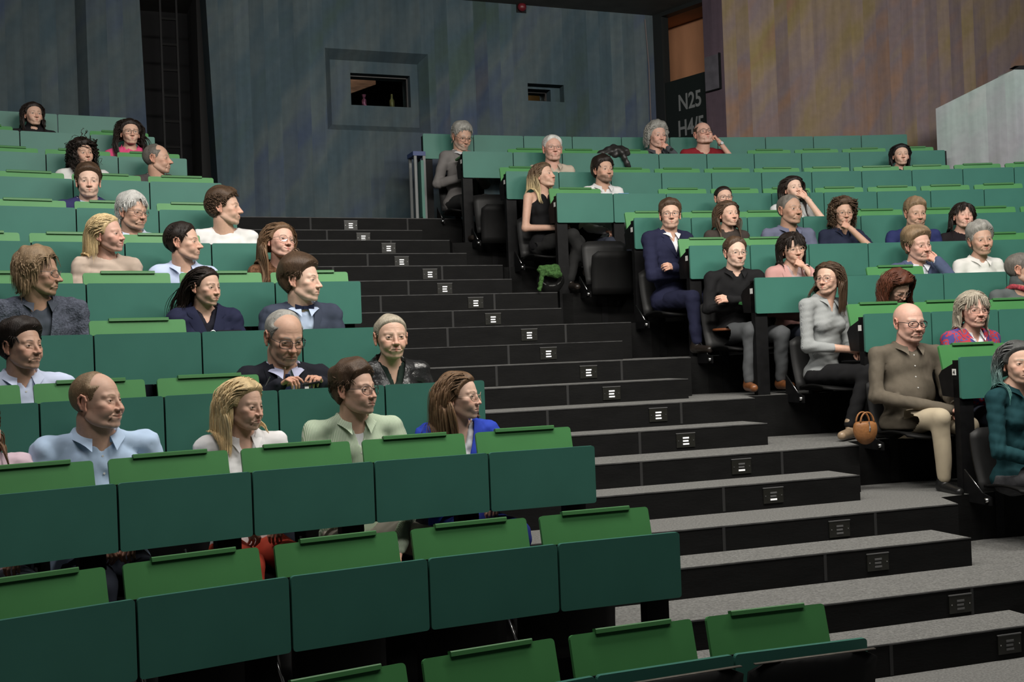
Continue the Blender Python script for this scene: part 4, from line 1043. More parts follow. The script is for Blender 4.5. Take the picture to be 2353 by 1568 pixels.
        for (a_,b_,c_) in ring: 
            u=np.array([a_-N[0]*.9,b_-N[1]+.004,0]); u/=np.linalg.norm(u); 
            vs+=[(a_,b_,c_-.02),(a_,b_,c_+.008),(a_+u[0]*.006,b_+u[1]*.006,c_+.009),(a_+u[0]*.026,b_+u[1]*.026,c_-.034)]
        fs=np.array([(i*4+j,i*4+j+1,(i+1)*4+j+1,(i+1)*4+j) for i in range(16) for j in range(3)])
        link('jacket_collar',np_mesh('jacket_collar',[(np.array(vs),fs,0,None)],[M_j]),jo)
    if tie:
        zt=N[2]-.012; mb=MB()
        if tie=='bow':
            y_=ysurf(topf,N[0],zt-.02)+.012
            for s in(-1,1): mb.prism([(N[0],y_-.004,zt-.005),(N[0]+s*.055,y_-.008,zt+.012),(N[0]+s*.055,y_-.008,zt-.032),(N[0],y_-.004,zt-.016)],(0,.010,0))
            mb.box(N[0]-.010,N[0]+.010,y_-.004,y_+.010,zt-.02,zt+.0); mb.obj('bow_tie',cloth((.012,.016,.04)),e)
        else:
            rows_=[(.0,.016),(.035,.013),(.045,.014),(.12,.024),(.24,.034)]
            vs=[]
            for dz_,w_ in rows_:
                zz=zt-dz_; t_=(zz-Pv[2])/(N[2]-Pv[2]); yy=max(ysurf(topf,N[0]*t_,zz),0)+.006+(.008 if dz_<.036 else 0)
                for s in(-1,0,1): vs.append((N[0]*t_+s*w_,yy-(.004 if s else 0),zz))
            vs=np.array(vs); fs=np.array([(i*3+j,i*3+j+1,(i+1)*3+j+1,(i+1)*3+j) for i in range(4) for j in range(2)])
            off=vs-V3(0,.008,0); fs=np.concatenate([fs,fs[:,::-1]+len(vs)]); link('tie',np_mesh('tie',[(np.concatenate([vs,off]),fs,0,None)],[cloth(tie)]),e)
    # ---------------- legs
    fl=fz-O[2]
    LP={'sit':{s:(V3(s*.10,.43,.055),V3(s*.11,.45,fl+.085),V3(s*.12,.56,fl+.03)) for s in(-1,1)}}[legs] if not legpts else {-1:tuple(V3(*q_) for q_ in legpts[0]),1:tuple(V3(*q_) for q_ in legpts[1])}
    def legf(p):
        f=ell(p,(0,.008,.060+.03*tuck),(.160*wM*fat**.5,.112+.02*tuck,.095))
        for s in(-1,1):
            K,An,To=LP[s]; f=smin(f,cap(p,V3(s*.085,.03,.068),K,.088*wM*fat**.25,.065),.03); f=smin(f,cap(p,K,An,.060,.043),.02)
        f=smax(f,p[:,2]-(.105 if not tuck else .125)-(.0 if jacket is None else -.02)-np.clip(p[:,1]-.13,0,1)*4,.004)
        return f+folds(p*.6,.0028)
    lp=[LP[s][i] for s in LP for i in(0,1)]
    l0,h0=bb(lp+[V3(0,-.06,.0),V3(0,0,.06)],.085)
    h_l=.012 if legpts else .02
    v,f_=snets(legf,l0,h0,h_l); link('trousers',np_mesh('trousers',[(v,f_,0,None)],[cloth(trousers,trm)]),e)
    for s in(-1,1):
        K,An,To=LP[s]; hl_=An+V3(0,-.025,-.055)
        d_=(To-An); d_[2]=0; d_/=np.linalg.norm(d_)+1e-9
        hl_=V3(An[0],An[1],min(An[2]-.045,To[2]+.01))-d_*.03; toe=hl_+d_*.20+V3(0,0,(To[2]-An[2]+.055)*.6)
        def sf(p):
            f=cap(p,hl_,toe,.036,.030); f=smin(f,cap(p,hl_+V3(0,0,.01),An+V3(0,0,.01),.040,.038),.02); return smax(f,-(p[:,2]-(min(hl_[2],toe[2])-.028)),.004)
        v,f_=snets(sf,*bb([hl_,toe,An+V3(0,0,.02)],.05),.008 if legpts else .014); so=link('shoe',np_mesh('shoe',[(v,f_,0,None)],[cloth(shoe,'woven') if not legpts else mat('shoe_leather',shoe,.35,.2,30)]),e)
    # ---------------- glasses
    if glasses:
        gc,shape=glasses; mg=mat('glasses_frame',gc,.3,spec=.6); gb=MB(); th=.0016 if shape!='thick' else .0026
        rx,rzz=(.0255,.0195) if shape in('rect','thick','half') else (.0235,.0220)
        lens=[]
        for s in(-1,1):
            ring=[]; nn=22; sq=.55 if shape in('rect',) else 1.0
            for i in range(nn+1):
                t_=2*math.pi*i/nn; cx_=math.copysign(abs(math.cos(t_))**sq,math.cos(t_)); cz_=math.copysign(abs(math.sin(t_))**sq,math.sin(t_))
                X=s*.0335*wid+rx*cx_; ring.append(V3(X,.0995+.004*(nose-1)-1.9*(abs(X)-.008)**2*4-.0005,-.003+rzz*cz_))
            gb.tube(ring,th,6,cap=False); lens.append(ring[:-1])
            gb.tube([V3(s*(.0335*wid+rx),.0955-.012,.004),V3(s*(.070*wid),.06,.006),V3(s*(.077*wid),.0,.006),V3(s*(.079*wid),-.018,-.008)],th*.9,5)
        gb.tube([V3(-.0335*wid+rx-.001,.0985,.004),V3(0,.1005,.007),V3(.0335*wid-rx+.001,.0985,.004)],th,5)
        vv=(np.array(gb.v)*hs3)@RH.T+Hd; gb.v=[tuple(q_) for q_ in vv]; go=gb.obj('glasses',mg,e,smooth=True)
        if big:
            lb=MB()
            for ring in lens:
                rv=(np.array(ring)*hs3)@RH.T+Hd; lb.add(rv,[tuple(range(len(rv)))])
            lb.obj('lens',M_lens,go)
    # ---------------- hair
    if bald<4: make_hair(e,hair,hc,hlen,cb,base,F_,m_h,RH,Hd,hs,hs3,torso,N,nr,rng,part,volume,curl,hpx,fem,wid,sh,up_,bald)
    # ---------------- seat under the person
    if seat:
        sq_=hit(px,py,key,0); p_=rpt(key,a,0); ss=-a
        fs_=folding_seat(p_[0],p_[1],-a,fz,rowz(kb),False,'black folding seat under the '+label[:60].replace('person in ','one in ').split(',')[0],'occupied folding seats')
        fs_['label']=('black folding seat occupied by the '+ ' '.join(label.split()[:9]))
    e['_H']=0; del e['_H']
    pr=Person(); pr.e=e; pr.O=O; pr.R=R; pr.Hd=Hd; pr.A=A; pr.N=N; pr.RH=RH; pr.hs=hs; pr.torso=torso; return pr
M_lens=bpy.data.materials.new('clear_lens'); M_lens.use_nodes=True
def _lens():
    nt=M_lens.node_tree; nt.nodes.clear(); o=nt.nodes.new('ShaderNodeOutputMaterial'); m=nt.nodes.new('ShaderNodeMixShader'); t=nt.nodes.new('ShaderNodeBsdfTransparent'); g=nt.nodes.new('ShaderNodeBsdfGlossy'); g.inputs['Roughness'].default_value=.05
    m.inputs[0].default_value=.07; nt.links.new(t.outputs[0],m.inputs[1]); nt.links.new(g.outputs[0],m.inputs[2]); nt.links.new(m.outputs[0],o.inputs[0])
_lens()
def ysurf(f,x,z):
    ys=np.linspace(.38,-.05,44); v=f(np.stack([np.full(44,x),ys,np.full(44,z)],1)); i=np.argmax(v<0)
    if not (v<0).any(): return .0
    if i==0: return ys[0]
    t=v[i-1]/(v[i-1]-v[i]); return ys[i-1]+(ys[i]-ys[i-1])*t
def make_hair(e,style,hc,hlen,cb,base,F_,m_h,RH,Hd,hs,hs3,torso,N,nr,rng,part,volume,curl,hpx,fem,wid,sh,up_,bald):
    hcx=np.array(HAIRC[hc]); n_=base/np.linalg.norm(base,axis=1,keepdims=True)
    T={'short':.015,'side':.020,'crop':.008,'curlyshort':.024,'wavy':.021,'long':.017,'bob':.020,'curly':.028,'tail':.010,'swept':.014,'updo':.012}[style]*volume
    if bald==3: T=.006
    fr=np.clip((cb[:,1]-.0)/.08,0,1)
    wv=rng.normal(size=(5,3))*np.array([70,70,25]); ph=rng.uniform(0,6,5)
    ns=sum(np.sin(base@wv[i]+ph[i]) for i in range(5))/3
    thick=m_h*(T*(1+.25*ns)+(.010*np.clip((cb[:,2]-.05)/.05,0,1)*(style in('side','curlyshort','wavy','short') and not bald)))
    side=np.clip((np.abs(cb[:,0])-.045)/.02,0,1)*np.clip((.065-cb[:,2])/.05,0,1)
    if style in('short','side','crop','updo','tail','curlyshort') or (style=='wavy' and hlen<.06): thick*=1-.68*side
    else: side=side*0
    off=thick-.0035*(1-m_h)-.001
    hv=base+n_*off[:,None]; keep=m_h[F_].max(1)>.02
    fq=F_[keep]; used=np.unique(fq); mp=-np.ones(len(base),int); mp[used]=np.arange(len(used))
    tn=1.0+.2*ns[used]; parts=[((hv[used]*hs3)@RH.T+Hd,mp[fq],0,np.clip((hcx if hc!='teal' else np.array([.085,.088,.085]))*tn[:,None],0,1)*.8)]
    # locks
    cand=np.where(m_h>.6)[0]
    if bald==3: cand=np.where((m_h>.6)&(cb[:,2]<.05))[0]
    long_=style in('long','bob','curly','swept','wavy') or hlen>.09
    dens=3.4 if hpx>95 else (2.6 if hpx>69 else 1.3)
    nl=int({'long':520,'bob':520,'curly':620,'swept':520,'wavy':560,'tail':520,'updo':420,'curlyshort':700}.get(style,620)*dens)
    if bald==3: nl=nl//2
    # area-uniform choice: weight by local spacing
    w_=np.linalg.norm(base[F_[:,1]]-base[F_[:,0]],axis=1)*np.linalg.norm(base[F_[:,3]]-base[F_[:,0]],axis=1); wt=np.zeros(len(base)); np.add.at(wt,F_[:,0],w_)
    pw=wt[cand]; pw=pw/pw.sum(); ri=rng.choice(cand,nl,p=pw)
    r0=base[ri]; nn=n_[ri]; x,y,z=r0.T; sg=np.sign(x-part); sg[sg==0]=1
    L_=hlen*rng.uniform(.8,1.15,nl)
    if style in('short','crop'): d=np.stack([.25*sg,-.5+1.2*(y>.03)*(z>.05)*.2,-.9*(z<.06)+.0*z],1); d[z>.06]=np.stack([.3*sg,-.6+0*x,.15+0*x],1)[z>.06]
    elif style=='side': d=np.stack([.9*np.sign(-part+1e-3)*np.ones(nl)*(z>.04)+.0,-.35-.0*x,.25*(y>.04)-.8*(z<.05)],1)
    elif style in('tail','updo','swept'): d=np.stack([.3*sg*(z>.05),-1+0*x,.1-.35*(z<.04)],1)
    elif style in('curly','curlyshort','wavy'): d=np.stack([.7*sg,-.1-.0*x,-.35+0*x],1)+rng.normal(size=(nl,3))*(.45 if style!='wavy' else .18)
    else: d=np.stack([.9*sg,-.25-.6*np.clip((y-.02)/.04,0,1),-.25+0*x],1)
    if style=='bob':
        fm_=(y>.035)&(z>.05); d[fm_]=np.stack([.35*sg,.7+0*x,-.5+0*x],1)[fm_]
        L_=np.where(fm_,np.minimum(L_,.075),L_)
    d=d-nn*((d*nn).sum(1))[:,None]*.9; d/=np.linalg.norm(d,axis=1,keepdims=True)+1e-9
    M_=14 if long_ or hlen>.09 else 6
    lay=rng.uniform(.0015,.0015+T*.85,nl)*(1 if not long_ else 1.1)
    if style in('crop','tail','updo'): lay=rng.uniform(.0005,.0015+T*.5,nl)
    sr=side[ri]; lay=lay*(1-.66*sr); L_=L_*(1-.55*sr)
    down=V3(0,-.12,-1) if not curl else V3(0,-.05,-1)
    Lc=L_[:,None]/M_; sd=np.sign(r0[:,0]); q=r0+nn*.001; pts=[(q*hs3)@RH.T+Hd]; p=pts[0]
    sc3=np.array([wid,1,1])
    def hsdf(q_): return head_sdf(q_/sc3,fem,False,True)
    def grad(fn,p_,f,eps=.003):
        G=np.stack([fn(p_+V3(*(eps if i==j else 0 for j in range(3))))-f for i in range(3)],1); return G/(np.linalg.norm(G,axis=1,keepdims=True)+1e-9)
    def bodyf(pw_): return smin(cap(pw_,N+V3(0,-.01,-.05),Hd+RH@V3(0,-.02,-.07)*hs,nr+.006),torso(pw_,.015),.02)
    shortst=style in('short','crop','side','curlyshort','updo','tail')
    frizz={'curly':.35,'curlyshort':.45,'wavy':.085}.get(style,.02)
    dl=d.copy(); nH=3 if long_ else 99
    for m_ in range(M_):
        if shortst: g_=0.02
        else: g_=(.42 if not curl else .25) if m_>=3 else (.20 if m_==2 else .07)
        if not shortst and style!='bob' and abs(part)>-1:
            fz=np.where((q[:,2]>-.005)&(L_>=.08),np.clip((.048-q[:,1])/.03,0,1),1.); g_=(g_*fz)[:,None]
            dl=dl+np.where(fz<1,.35*(1-fz),0)[:,None]*np.stack([.8*sg*(np.abs(q[:,0])<.066),-.75+0*sg,0*sg],1)
        dl=dl*(1-g_)+(down@RH)*g_+rng.normal(size=dl.shape)*frizz*.5; dl/=np.linalg.norm(dl,axis=1,keepdims=True)
        q=q+dl*Lc/hs; f=hsdf(q); G=grad(hsdf,q,f)
        if shortst: q=q+G*(lay-f)[:,None]*.9
        else:
            push=np.where(f<lay,lay-f,0); q=q+G*push[:,None]
            if m_<6: near=np.clip((.03-f)/.03,0,1)*(f>lay)*np.clip((q[:,2]+.03)/.05,0,1); q=q+G*((lay-f)*near*.8)[:,None]
        if not shortst:
            b_=ell(q,(0,.098,-.015),(.050*wid,.055,.090)); k_=(b_<0)&(L_>=.08); q[:,0]+=np.where(k_,sd*np.clip(-b_,0,.02),0); q[:,1]-=np.where(k_,np.clip(-b_,0,.02)*.5,0)
            dn=(dl*G).sum(1); dl=dl-G*np.where((f<lay+.004)&(dn<0),dn,0)[:,None]
        if not shortst and m_>2: q[:,0]-=np.sign(q[:,0])*np.clip(np.abs(q[:,0])-.078*volume**.5,0,.03)*.35
        p=(q*hs3)@RH.T+Hd
        if m_>3 and not shortst:
            f=bodyf(p); G2=grad(bodyf,p,f); p=p+G2*np.clip(lay*.6+.002-f,0,.03)[:,None]; q=((p-Hd)@RH)/hs3
        pts.append(p)
    Pp=np.stack(pts,1)  # nl,M+1,3
    if curl:
        tt=np.arange(M_+1)[None,:]*rng.uniform(.9,1.3,(nl,1))*(1.3 if curl>.5 else .8)+rng.uniform(0,6,(nl,1)); am=(.010*curl)*np.minimum(1,np.arange(M_+1)/3)[None,:]
        Pp=Pp+np.stack([np.cos(tt)*am,np.sin(tt)*am,.5*np.sin(tt*1.3)*am],-1)
    wbase={'short':.0024,'crop':.0016,'side':.0027,'curlyshort':.0034,'wavy':.0038,'curly':.0040,'long':.0046,'bob':.0046,'tail':.0028,'swept':.0044,'updo':.003}[style]*(1 if hpx>95 else 1.15 if hpx>69 else 1.6)
    def ribbons(Pp,w0,cols,endt=.75):
        n,m1,_=Pp.shape; tg=np.gradient(Pp,axis=1); tg/=np.linalg.norm(tg,axis=2,keepdims=True)+1e-9
        cen=Pp-(Hd+V3(0,-.02,-.05)*1.0); cen/=np.linalg.norm(cen,axis=2,keepdims=True)
        sd_=np.cross(tg,cen); sd_/=np.linalg.norm(sd_,axis=2,keepdims=True)+1e-9; nr_=np.cross(sd_,tg)
        t=np.linspace(0,1,m1)[None,:,None]; ww=(w0*rng.uniform(.7,1.3,(n,1,1)))*(1-endt*t**2)*np.clip(t*6+.5,0,1)
        A_=Pp-sd_*ww; B_=Pp+nr_*ww*.30; C_=Pp+sd_*ww; D_=Pp-nr_*ww*.25
        V=np.stack([A_,B_,C_,D_],2).reshape(-1,3)
        i=np.arange(n)[:,None,None]*m1*4; j=np.arange(m1-1)[None,:,None]*4; k=np.arange(4)[None,None,:]; kn=(k+1)%4
        Q=np.stack([i+j+k,i+j+kn,i+j+4+kn,i+j+4+k],-1).reshape(-1,4)
        cc=np.repeat(cols,m1*4,axis=0); return V,Q,cc
    lc=hcx*rng.uniform(.82,1.16,(nl,1)); 
    if hc=='white' : lc=hcx*rng.uniform(.85,1.15,(nl,1))
    V,Q,cc=ribbons(Pp,wbase,lc)
    if hc=='teal':
        zt=np.clip((Hd[2]-V[:,2]+.05)/.28,0,1)[:,None]; rr=np.repeat(rng.uniform(0,1,nl),(M_+1)*4)[:,None]
        top_=np.array([.085,.085,.085])*(1+1.6*(rr>.6)); cc=top_*(1-zt)+np.array([.10,.30,.27])*zt*(.7+.7*rr)
    if hc=='lbrown' and style=='long' and hlen>.33: pass
    if hc=='ombre':
        zt=np.clip((Hd[2]-V[:,2]+.02)/.14,0,1)[:,None]; cc=np.array([.13,.08,.045])*(1-zt)+np.array([.62,.50,.28])*zt*np.repeat(rng.uniform(.8,1.1,nl),(M_+1)*4)[:,None]
    parts.append((V,Q,0,np.clip(cc,0,1)))
    if style=='tail':
        n=260; root=Hd+RH@V3(0,-.105,-.03)*hs; P_=[np.tile(root,(n,1))+rng.normal(size=(n,3))*.006]; dd=np.tile(V3(0,-.35,-.6),(n,1))+rng.normal(size=(n,3))*.08
        for m_ in range(12):
            dd=dd*.8+V3(.0,.02,-1)*.2+rng.normal(size=(n,3))*.03; dd/=np.linalg.norm(dd,axis=1,keepdims=True); pp=P_[-1]+dd*(hlen/12); f=bodyf(pp); pp=pp+grad(bodyf,pp,f)*np.clip(.006-f,0,.03)[:,None]; P_.append(pp)
        V,Q,cc=ribbons(np.stack(P_,1),.0028,hcx*rng.uniform(.75,1.25,(n,1))); parts.append((V,Q,0,cc))
    link('hair',np_mesh('hair',parts,[M_hair]),e)
# ------------------------------------------------------------------ the audience
NAVY=(.022,.028,.075); CHAR=(.014,.015,.022)
ONLY_=None
PP={}
def PR(tag_,*a,**k):
    import os
    if ONLY and tag_ not in ONLY: return
    PP[tag_]=person(*a,**k)
ONLY=ONLY_
# near block, from the top row down
PR('a1','LK',77,264,54,18,'woman with dark parted hair and black turtleneck, topmost row of the near block',fem=True,hair='long',hc='dark',hlen=.26,skin='light',top='turtle',tc=(.015,.014,.016),part=.01)
PR('a2','LJ',299,306,58,12,'woman with long dark curls, glasses and pink top',fem=True,hair='long',hc='dark',hlen=.34,skin='light',top='tshirt',tc=(.65,.08,.20),glasses=((.06,.04,.03),'rect'),part=0,volume=1.5,curl=.35)
PR('a3','LI',192,354,56,22,'woman with dark curly hair, head behind the young man in navy',fem=True,old=True,hair='curly',hc='dark',hlen=.17,skin='med',top='blouse',tc=(.6,.6,.58),curl=.9,volume=1.4,roll=6,part=0)
PR('a4','LI',363,366,68,72,'balding man in profile with grey suit and white collar',old=True,bald=2,hair='crop',hc='dgrey',hlen=.012,skin='med',top='suit',tc=(.7,.7,.7),jacket=(.07,.06,.06),nose=1.3,jaw=1.04)
PR('a5','LH',203,418,74,4,'young man facing the camera in navy blazer and white collar',hair='side',hc='dbrown' if 0 else 'brown',hlen=.035,skin='fair',top='suit',tc=(.55,.62,.8),jacket=(.035,.035,.11),volume=1.3,pitch=4)
PR('a6','LG',306,488,80,42,'white haired older man with thin glasses and pale blue collar',old=True,hair='wavy',hc='white',hlen=.05,skin='med',top='shirt',tc=(.55,.62,.75),glasses=((.12,.10,.09),'half'),pitch=8,jaw=1.06,fat=1.2)
PR('a7','LG',518,478,82,74,'young man with short brown curls in a plain white t-shirt',hair='curlyshort',hc='brown',hlen=.025,skin='light',top='tshirt',tc=(.72,.71,.71),curl=.8,sleeve=.4,sw=.18,nose=1.15)
PR('a8','LF',247,538,88,60,'blond woman in beige knit top smiling, hair behind her ear',fem=True,hair='swept',hc='blond',hlen=.20,skin='pink',top='tshirt',tc=(.50,.40,.33),roll=8,smile=1,part=.0,neckw=.95,volume=.9)
PR('a9','LF',424,558,86,68,'dark haired man with receding hairline and light blue shirt',hair='side',hc='dark',hlen=.03,bald=1,skin='light',top='shirt',tc=(.50,.58,.78),nose=1.3,sw=.16)
PR('a10','LF',645,556,84,32,'woman with long brown hair, clear glasses and fuzzy brown top',fem=True,hair='long',hc='lbrown',hlen=.34,skin='pink',top='tshirt',tc=(.16,.08,.045),tm='fur',glasses=((.25,.18,.14),'round'),roll=-8,pitch=-6,smile=.7,part=.0)
PR('a11','LE',90,628,106,70,'older man with ashen collar-length hair, glasses and grey knitted cardigan',old=True,hair='wavy',hc='dblond',hlen=.088,skin='tan',top='shirt',tc=(.06,.07,.09),jacket=(.085,.095,.125),jm='knit',glasses=((.10,.09,.08),'half'),beard=.6,nose=1.3,pitch=4,sw=.195,volume=1.1)
PR('a12','LE',472,660,88,48,'young woman with long dark wavy half-tied hair and navy jacket',fem=True,hair='swept',hc='dark',hlen=.30,skin='light',top='tshirt',tc=(.012,.012,.02),jacket=(.018,.021,.05),curl=.3,pitch=6,volume=.8,vopen=.10)
PR('a13','LE',695,645,100,64,'young man with swept brown hair, blue-grey suit and dark bow tie',hair='side',hc='brown',hlen=.045,skin='fair',top='suit',tc=(.42,.50,.66),jacket=(.045,.055,.085),tie='bow',volume=1.5,pitch=2,nose=1.1,sw=.185)
PR('a14','LD',52,796,112,42,'man with thick dark brown hair and open pale blue shirt',old=True,hair='side',hc='dark',hlen=.045,skin='med',top='shirt',tc=(.55,.62,.80),nose=1.25,jaw=.98,volume=1.3,sw=.185)
PR('a15','LD',654,776,118,26,'balding man with black glasses and dark suit, looking down at a phone',old=True,bald=2,hair='crop',hc='grey',hlen=.012,skin='med',top='suit',tc=(.42,.44,.60),jacket=CHAR,tie=(.02,.03,.075),glasses=((.012,.012,.014),'rect'),pitch=20,sw=.195,arms='custom',
   armpts=(((-.27,.13,.32),(-.125,.33,.475)),((.27,.13,.32),(.09,.33,.475))),hands=('pinch','pinch'),lean=.13)
PR('a16','LD',899,776,104,15,'woman with grey-blond tied-back hair and black leather jacket',fem=True,old=True,hair='tail',hc='ashblond',hlen=.16,skin='light',top='tshirt',tc=(.014,.025,.02),jacket=(.016,.016,.017),jm='leather',sw=.17,vopen=.13)
PR('a17','LC',226,922,132,56,'balding man smiling in light blue shirt with open collar',old=True,bald=2,hair='crop',hc='dblond',hlen=.012,skin='light',top='shirt',tc=(.46,.60,.80),smile=1,fat=1.45,jaw=1.1,sw=.215,neckw=1.15,vopen=.085)
PR('a18','LC',560,932,114,52,'woman with shoulder-length straight blond hair and white blouse',fem=True,old=True,hair='long',hc='blond',hlen=.235,skin='light',top='blouse',tc=(.74,.73,.74),pitch=7,part=.015,volume=1.25,vopen=.15,sw=.16,trousers=(.60,.085,.05))
PR('a19','LC',818,896,116,52,'young man with round dark glasses and green-striped shirt over white',hair='side',hc='brown',hlen=.04,skin='light',top='shirt',tc=(.6,.6,.6),tm='stripe_green',glasses=((.035,.03,.03),'round'),fat=1.1,sw=.195,trousers=(.36,.33,.28),vopen=.15,under=(.72,.72,.74),volume=1.4,arms='custom',
   armpts=(((-.27,.10,.28),(-.05,.44,.05)),((.27,.10,.28),(.05,.44,.06))),hands=('clasp','clasp'),legpts=(((-.20,.46,.075),(-.18,.46,-.28),(-.2,.58,-.34)),((.20,.46,.075),(.18,.46,-.28),(.2,.58,-.34))))
PR('a20','LC',1058,912,108,66,'young woman with long light brown hair, round glasses and bright blue blazer',fem=True,hair='long',hc='lbrown',hlen=.38,skin='fair',top='tshirt',tc=(.70,.70,.74),jacket=(.028,.06,.42),glasses=((.38,.27,.20),'round'),part=.0,trousers=(.018,.03,.17),vopen=.12,
   legpts=(((-.10,.50,.075),(-.10,.48,-.28),(-.1,.58,-.34)),((.10,.50,.085),(.10,.48,-.28),(.1,.58,-.34))))
PR('a21','LC',-46,985,110,40,'person in pale pink shirt whose shoulder enters at the picture edge',fem=True,hair='long',hc='lbrown',hlen=.26,skin='light',top='shirt',tc=(.62,.48,.55),trousers=(.10,.12,.15),trm='denim',sw=.17)
# far block
PR('b1','RK',1062,314,60,28,'grey haired man with goatee reading in a grey suit, beside the top of the stairs',old=True,hair='wavy',hc='grey',hlen=.035,skin='med',top='suit',tc=(.62,.62,.64),jacket=(.17,.16,.155),glasses=((.10,.08,.07),'half'),beard=.5,pitch=24,bf=25,lean=.14,hzmin=.70,arms='custom',
   armpts=(((-.26,.10,.28),(-.06,.34,.34)),((.27,.08,.27),(.02,.34,.33))),trousers=(.03,.03,.03))
PR('b2','RJ',1270,342,61,14,'white haired man with rimless glasses and beige shirt, smiling',old=True,hair='short',hc='white',hlen=.02,bald=1,skin='pink',top='shirt',tc=(.50,.42,.34),glasses=((.35,.25,.2),'half'),smile=1,sw=.19)
PR('b3','RK',1510,312,64,28,'man with shaggy grey hair resting his hand on his mouth',old=True,hair='wavy',hc='grey',hlen=.11,skin='pink',top='shirt',tc=(.07,.075,.085),arms='noseL',hands=('pinch','relaxed'),volume=1.5,curl=.4,pitch=8)
PR('b4','RK',1616,308,56,22,'bald man with glasses in dark red t-shirt, hand on his cheek',old=True,bald=3,hair='crop',hc='brown',hlen=.008,skin='pink',top='tshirt',tc=(.22,.018,.025),glasses=((.03,.03,.03),'rect'),pitch=-10,fat=1.5,jaw=1.1,roll=4,arms='cheekL',sleeve=.5,sw=.20,hands=('fist','relaxed'))
PR('b5','RJ',2070,357,50,16,'woman with straight black hair, head just over the far desks',fem=True,hair='long',hc='black',hlen=.26,skin='light',top='tshirt',tc=(.02,.02,.02),part=.01)
PR('b6','RI',1250,405,60,58,'blond woman in black sleeveless top with dark roots, beside the stairs',fem=True,hair='long',hc='ombre',hlen=.30,skin='light',top='tank',tc=(.012,.012,.013),sleeve=0,pitch=-10,bf=38,arms='custom',lean=.05,
   armpts=(((-.20,.02,.24),(-.06,.26,.24)),((.205,.0,.24),(.0,.28,.22))),trousers=(.02,.02,.02),part=.0,
   legpts=(((-.06,.42,.08),(.06,.44,-.26),(.1,.54,-.34)),((.02,.44,.13),(-.12,.5,-.16),(-.13,.60,-.22))))
PR('b7','RI',1387,392,60,32,'man with dark side-swept hair, short beard and white shirt',hair='side',hc='dark',hlen=.05,skin='med',top='shirt',tc=(.66,.66,.66),beard=.8,volume=1.4,sw=.16)
PR('b8','RH',1663,456,55,20,'dark haired person with glasses, face half hidden by the brunette in front',fem=True,hair='tail',hc='dark',hlen=.1,skin='light',top='tshirt',tc=(.03,.03,.03),glasses=((.05,.04,.04),'rect'))
PR('b9','RH',1823,434,56,26,'young woman with long dark hair touching her lips',fem=True,hair='long',hc='dark',hlen=.36,skin='fair',top='tshirt',tc=(.6,.6,.6),arms='noseL',hands=('relaxed','relaxed'),sleeve=.4,roll=5,pitch=-3,part=.01)
PR('b10','RG',1674,493,60,34,'brunette woman with long straight hair, behind the upright tablets',fem=True,hair='long',hc='brown',hlen=.30,skin='light',top='tshirt',tc=(.05,.04,.035),part=.0)
PR('b11','RG',1816,483,70,40,'man with short grey hair in slate blue polo shirt',old=True,hair='crop',hc='dgrey',hlen=.018,bald=1,skin='tan',top='shirt',tc=(.13,.14,.21),sw=.195,nose=1.1,jaw=.97)
PR('b12','RG',1938,490,62,16,'woman with brown curly bob and glasses leaning on her fist',fem=True,old=True,hair='curly',hc='brown',hlen=.15,skin='med',top='shirt',tc=(.018,.022,.045),arms='chinL',hands=('fist','relaxed'),glasses=((.25,.18,.12),'half'),curl=.9,volume=1.3,part=.0,sleeve=.5,pitch=4)
PR('b13','RG',2104,490,64,24,'stocky man with sandy grey hair and dark blue shirt',old=True,hair='short',hc='dblond',hlen=.035,skin='med',top='shirt',tc=(.025,.032,.11),fat=1.3,jaw=1.06,pitch=10,sw=.20,volume=1.3)
PR('b14','RG',2214,498,60,20,'woman with dark straight bob and fringe, eyes closed',fem=True,old=True,closed=True,hair='bob',hc='dark',hlen=.22,skin='pink',top='tshirt',tc=(.015,.012,.014),roll=-7,pitch=-6,part=.001)
PR('b15','RG',1540,494,66,6,'young man with glasses and navy suit sitting with crossed arms beside the stairs',hair='side',hc='brown',hlen=.035,skin='light',top='suit',tc=(.72,.72,.75),jacket=(.018,.020,.048),glasses=((.06,.05,.05),'rect'),arms='crossed',sw=.18,bf=24,trousers=(.018,.020,.046),gaze=(30,0),lean=.05,volume=1.2,vopen=.12,hzmin=.76,nose=1.1,
   legpts=(((-.14,.44,.07),(-.16,.47,-.27),(-.17,.58,-.34)),((.08,.46,.07),(.08,.5,-.27),(.08,.6,-.34))))
PR('b16','RF',1690,581,68,24,'young man with thin glasses, black shirt and grey trousers, arms crossed',hair='side',hc='brown',hlen=.022,bald=1,skin='fair',top='shirt',tc=(.012,.012,.013),glasses=((.2,.17,.14),'half'),arms='crossed',tuck=True,bf=5,trousers=(.095,.10,.105),shoe=(.20,.075,.028),sw=.185,lean=.10,hzmin=.70,pitch=4,
   legpts=(((-.24,.40,.06),(-.26,.30,-.27),(-.27,.40,-.335)),((.00,.42,.09),(.02,.40,-.27),(.03,.50,-.335))))
PR('b17','RF',1822,573,70,24,'woman with dark bob, glasses and pink blazer, hand over her mouth',fem=True,hair='bob',hc='dark',hlen=.20,skin='light',top='vtop',tc=(.5,.38,.38),jacket=(.52,.29,.27),arms='chinL',hands=('fist','relaxed'),glasses=((.35,.25,.18),'round'),roll=6,part=.02,pitch=5,volume=1.2)
PR('b18','RF',2110,563,74,38,'man in blue-grey suit holding his hand to his forehead',old=True,hair='side',hc='dblond',hlen=.05,skin='pink',top='suit',tc=(.6,.62,.68),jacket=(.075,.095,.17),arms='noseL',hands=('point','relaxed'),pitch=8,roll=8,volume=1.5,fat=1.15)
